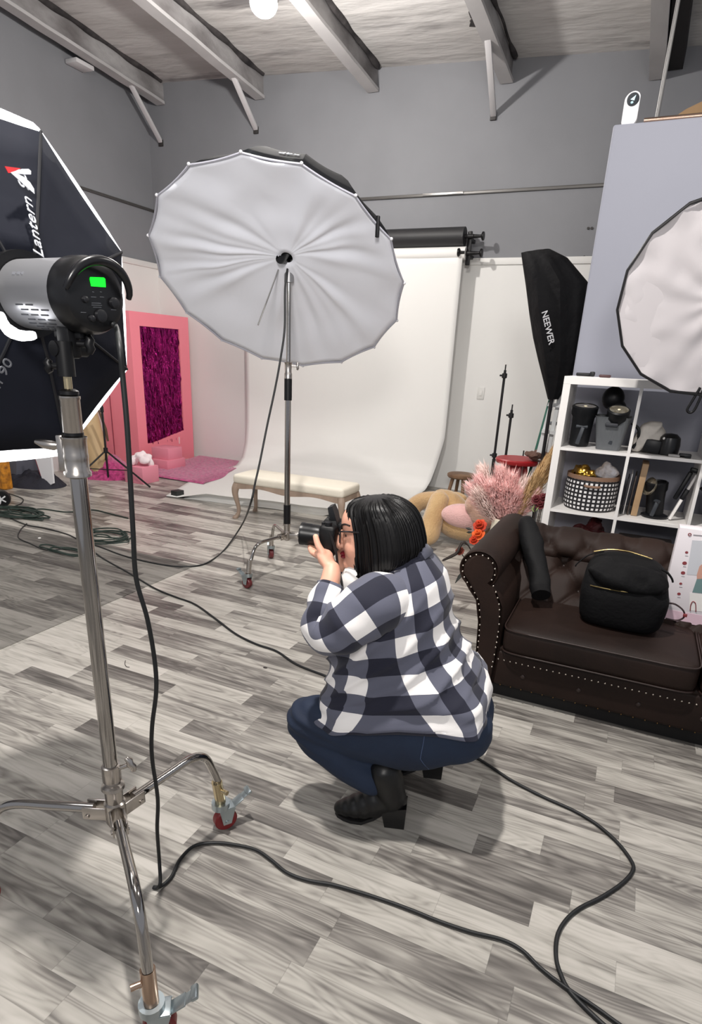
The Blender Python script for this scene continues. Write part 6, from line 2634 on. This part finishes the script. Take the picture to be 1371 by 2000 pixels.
# ---- face details
m = MB()
LIPM = mat('dark_red_lipstick', (112, 28, 40), .4)
m.ball(W(672.5, 1079.5, .0), (.010, .022, .0062), Matrix.Rotation(0, 3, 'Z'), 16, 8)
m.ball(W(673, 1085.5, .0), (.010, .020, .0068), None, 16, 8)
m.build('lips', LIPM, pp)
for s in (1, -1):
    m = MB()
    m.ball(W(682.5, 1046, s * .027), (.0105, .0105, .0105), None, 14, 10)
    ey = m.build('eye', mat('eye_white', (150, 120, 110), .4), pp)
    MB().ball(W(677, 1046, s * .029), (.0045, .0052, .0052), None, 12, 8).build('iris', mat('dark_iris', (36, 24, 20), .2), ey)
    MB().tube(smooth_pts([W(668, 1031, s * .016), W(667, 1026, s * .03), W(674, 1024, s * .044), W(683, 1027, s * .056)], 4), .0028, 6).build('eyebrow', mat('dark_brow', (34, 24, 22), .7), pp)
# glasses
GLS = mat('black_glasses_frame', (18, 17, 19), .3)
gl = MB()
for s in (1, -1):
    c = W(664, 1046, s * .033)
    n_ = (FW * .97 + LT * s * .2).normalized()
    sd = n_.cross(V((0, 0, 1))).normalized()
    pts = []
    for k in range(24):
        a = 2 * math.pi * k / 24
        ca, sa_ = math.cos(a), math.sin(a)
        pts.append(c + sd * .026 * abs(ca) ** .7 * (1 if ca > 0 else -1) + V((0, 0, .019)) * abs(sa_) ** .7 * (1 if sa_ > 0 else -1))
    gl.tube(pts, .0023, 6, closed=True)
    gl.tube([W(666, 1038, s * .060), W(680, 1038.5, s * .076), W(695, 1040, s * .082), W(735, 1041, s * .080)], .0028, 6)
gl.tube([W(663, 1044, .010), W(661, 1042, 0), W(663, 1044, -.010)], .0022, 6)
gf = gl.build('glasses', GLS, pp)
for s in (1, -1):
    c = W(664, 1046, s * .033)
    n_ = (FW * .97 + LT * s * .2).normalized()
    MB().lathe([(.001, 0), (.022, 0), (.022, .001), (.001, .001)], c, n_, 20).build('lens', mat('spectacle_lens', (245, 245, 245), .02, trans=1.0, alpha=.35), gf)

# ---- hair
HR = [((716, 971), (752, 969), .022), ((697, 974), (774, 972), .056), ((683, 984), (793, 981), .082), ((681, 1000), (809, 994), .096), ((684, 1020), (820, 1012), .101), ((687, 1040), (826, 1030), .104),
      ((689, 1060), (829, 1044), .106), ((690, 1080), (831, 1056), .107), ((692, 1100), (829, 1066), .105), ((695, 1116), (822, 1076), .100), ((699, 1124), (800, 1088), .090)]
m = MB()
rows_h = interp_rows(HR, 6)
rh = [ring_from(r_, 96, 1.0, .9, 0, .12) for r_ in rows_h]
for i, r_ in enumerate(rh):
    c = sum(r_, V()) / 96
    t_ = i / (len(rh) - 1)
    for k in range(96):
        a = 2 * math.pi * k / 96
        r_[k] = r_[k] + (r_[k] - c).normalized() * (.0022 * math.sin(a * 31 + 2 * t_) * t_ + .004 * noise.noise(V((math.cos(a) * 3, math.sin(a) * 3, t_ * 1.2))))
m.loft(rh)
hair = m.build('hair', HAIRM, pp, ang=80)
# front locks beside the face and a few loose strands
m = MB()
rg_ = random.Random(3)
nr_ = len(rh)
for k in range(220):
    col_ = rg_.randrange(96)
    i0 = rg_.randrange(2, 20)
    pts = []
    jit = rg_.uniform(-1.5, 1.5)
    for i in range(i0, nr_, 3):
        c = sum(rh[i], V()) / 96
        kk = (col_ + int(jit * (i - i0) / nr_)) % 96
        p_ = rh[i][kk]
        pts.append(p_ + (p_ - c).normalized() * .0012)
    pts.append(rh[-1][col_] + V((0, 0, -.004 - .010 * rg_.random())))
    n__ = len(pts)
    if n__ > 4:
        m.tube(pts, [.0004] + [.0022] * (n__ - 2) + [.0005], 4)
m.build('hair_strands', HAIRM, hair, ang=80)

# ---- jeans
m = MB()
m.ball(W(872, 1385, 0), (.15, .185, .13), None, 24, 16)
m.ball(W(884, 1418, .085), (.125, .115, .120), None, 24, 16)
m.ball(W(884, 1408, -.085), (.125, .115, .120), None, 24, 16)
limb(m, [W(866, 1420, .09), W(800, 1436, .100), W(720, 1428, .105), W(650, 1410, .110), W(606, 1404, .115)], [.116, .110, .096, .082, .076], 24)
limb(m, [W(602, 1410, .115), W(632, 1450, .120), W(672, 1486, .13), W(712, 1514, .14), W(728, 1524, .14)], [.068, .066, .058, .050, .048], 24)
limb(m, [W(870, 1400, -.10), W(800, 1400, -.13), W(730, 1385, -.15), W(700, 1380, -.155)], [.115, .105, .08, .07], 20)
limb(m, [W(702, 1384, -.155), W(740, 1420, -.15), W(800, 1455, -.15), W(822, 1468, -.15)], [.068, .06, .05, .046], 20)
jn = m.build('jeans', DENIM, pp)
remesh_obj(jn, .0075, 10, .5)
for v_ in jn.data.vertices:
    c = v_.co
    kk = math.exp(-((c - W(600, 1410, .16)).length / .12) ** 2)
    v_.co = c + noise.noise_vector(c * 11) * .004 + (c - W(640, 1440, .15)).normalized() * .0035 * math.sin(c.z * 150 + c.x * 60) * (kk + .25)
# side seam and back pocket stitching
m = MB()
pts = [apl(x, y, PO + LT * .222, LT) for x, y in ((829, 1434), (827, 1450), (823, 1475), (828, 1490), (838, 1504))]


def on_jeans(px, py):
    d = ray(px, py).normalized()
    hit, loc, nor, idx = jn.ray_cast(CAM, d)
    return loc + nor * .001 if hit else W(px, py, .2)


dg = bpy.context.evaluated_depsgraph_get()
dg.update()
m.tube(smooth_pts([on_jeans(x, y) for x, y in ((829, 1436), (827, 1450), (823, 1470), (821, 1482))], 4), .0012, 5)
m.tube(smooth_pts([on_jeans(x, y) for x, y in ((821, 1482), (828, 1492), (838, 1502))], 4), .0009, 5)
m.build('side_seam', mat('denim_stitch', (74, 90, 122), .8), jn, ang=60)

# ---- boots
SH_R = -LT * .285 - FW * .105


def boot(off):
    H0 = V((-.452, 1.560, 0)) + off
    T0 = V((-.672, 1.497, 0)) + off
    d = (T0 - H0).normalized()
    sd = V((-d.y, d.x, 0))

    def Q(s, z, l=0.0):
        return H0 + d * s + V((0, 0, z)) + sd * l
    m = MB()
    for s_, z, rx_, ry_, rz_ in ((.214, .028, .024, .026, .024), (.190, .034, .032, .038, .032), (.165, .042, .036, .044, .040), (.135, .054, .040, .045, .050), (.105, .070, .044, .044, .058), (.075, .086, .048, .042, .056), (.045, .092, .048, .040, .050)):
        m.ball(Q(s_, z), (rx_, ry_, rz_), Matrix((d, sd, V((0, 0, 1)))).transposed(), 18, 12)
    limb(m, [Q(.048, .09), Q(.056, .125), Q(.068, .165), Q(.078, .195)], [.043, .050, .053, .052], 20)
    o = m.build('boot', BOOT, pp)
    remesh_obj(o, .005, 6)
    for v_ in o.data.vertices:
        if v_.co.z < .012:
            v_.co.z = .012
        v_.co += noise.noise_vector(v_.co * 22) * .0022
    h_ = MB()
    A = [Q(-.002, .085, -.034), Q(.078, .066, -.035), Q(.078, .066, .035), Q(-.002, .085, .034)]
    Bm = [Q(.000, .001, -.030), Q(.064, .001, -.032), Q(.064, .001, .032), Q(.000, .001, .030)]
    h_.loft([A, Bm])
    h_.build('block_heel', BOOT, o, ang=30)
    s_ = MB()
    ou = []
    for s__, w_ in ((.064, .028), (.10, .030), (.14, .038), (.175, .038), (.20, .031), (.222, .018), (.232, .002)):
        ou.append((s__, w_))
    def zs(s__):
        return .001 if s__ > .12 else .001 + (.12 - s__) / .056 * .050
    s_.loft([[Q(s__, zs(s__), w_), Q(s__, zs(s__), -w_), Q(s__, zs(s__) + .012, -w_), Q(s__, zs(s__) + .012, w_)] for s__, w_ in ou])
    s_.build('sole', mat('black_rubber_sole', (20, 19, 20), .6), o, ang=30)
    return o


boot(V((0, 0, 0)))
boot(SH_R)

# ------------------------------------------------------------------ the camera she holds
CB = W(646, 1047, -.018)
ca = (W(598, 1039, -.018) - W(650, 1046, -.018))
ca = ca.normalized()
cr_ = LT - ca * LT.dot(ca)
cr_.normalize()
cu_ = ca.cross(cr_)
if cu_.z < 0:
    cu_ = -cu_
CMx = Matrix((ca, cr_, cu_)).transposed()
dc_ = thing('dslr_camera', 'black digital camera held up to the photographer\'s eye', 'camera', CB)
m = MB()
m.box(CB - cu_ * .003, (.052, .128, .098), CMx, .011, 3)
m.box(CB + ca * .014 - cr_ * .052, (.040, .030, .084), CMx, .012, 3)
m.loft([[CB + cu_ * h + ca * a * s + cr_ * b * s for a, b in ((-.024, -.034), (.024, -.030), (.024, .030), (-.024, .034))] for h, s in ((.036, 1.0), (.052, .85), (.060, .6))])
o_ = m.build('body', mat('camera_black', (10, 10, 12), .5, spec=.3, bump=.2, bscale=200, bdist=.001), dc_, ang=40)
m = MB()
m.lathe([(.030, .018), (.033, .024), (.033, .038), (.0335, .040), (.0335, .060), (.0345, .062), (.0345, .082), (.0355, .084), (.0355, .094), (.030, .094), (.028, .084)], CB + cu_ * -.004, ca, 36)
m.build('lens_barrel', mat('lens_barrel_black', (14, 14, 17), .35, spec=.35), dc_)
MB().lathe([(.001, .086), (.029, .085)], CB + cu_ * -.004, ca, 30).build('front_glass', mat('front_glass', (24, 30, 44), .05), dc_)
m = MB()
m.box(CB + cu_ * -.004 + ca * .034 + cr_ * .033, (.012, .003, .020), CMx, .001)
m.build('lens_switch', mat('grey_switch', (130, 134, 142), .4), dc_)
m = MB()
hing = CB + cu_ * .050 - ca * .014
tipf = apl(646, 988, CB, LT)
dF = (tipf - hing).normalized()
sF = cr_
m.loft([[hing + sF * a + dF.cross(sF) * b for a, b in ((-.024, -.006), (.024, -.006), (.024, .007), (-.024, .007))],
        [hing.lerp(tipf, .5) + sF * a + dF.cross(sF) * b for a, b in ((-.027, -.009), (.027, -.009), (.027, .010), (-.027, .010))],
        [tipf + sF * a + dF.cross(sF) * b for a, b in ((-.022, -.005), (.022, -.005), (.022, .010), (-.022, .010))]])
m.build('popup_flash', DK, dc_, ang=30)
m = MB()
m.cyl(CB + cu_ * .042 + cr_ * .048 - ca * .0, CB + cu_ * .056 + cr_ * .048, .011, seg=20)
m.cyl(CB + cu_ * .040 + cr_ * .035 + ca * .018, CB + cu_ * .050 + cr_ * .035 + ca * .018, .006, seg=12)
m.build('mode_dial', DK, dc_)
MB().box(CB - ca * .030 + cu_ * .034, (.020, .036, .024), CMx, .006).build('eyecup', BLACK, dc_)
sp1 = CB + cr_ * .064 + cu_ * .03 - ca * .01
MB().tube(smooth_pts([sp1, W(656, 1078, .06), W(659, 1100, .06), W(664, 1122, .075), W(669, 1150, .08), W(668, 1185, .085)], 6), .010, 8, up=LT, flat=.25).build('neck_strap', mat('black_strap_webbing', (20, 20, 22), .7), dc_, ang=60)
MB().tube(smooth_pts([W(676, 1120, -.02), W(680, 1138, .03), W(700, 1128, .06), W(725, 1105, .08)], 6), .0085, 8, up=LT, flat=.25).build('strap_loop', mat('black_strap_webbing', (20, 20, 22), .7), dc_, ang=60)
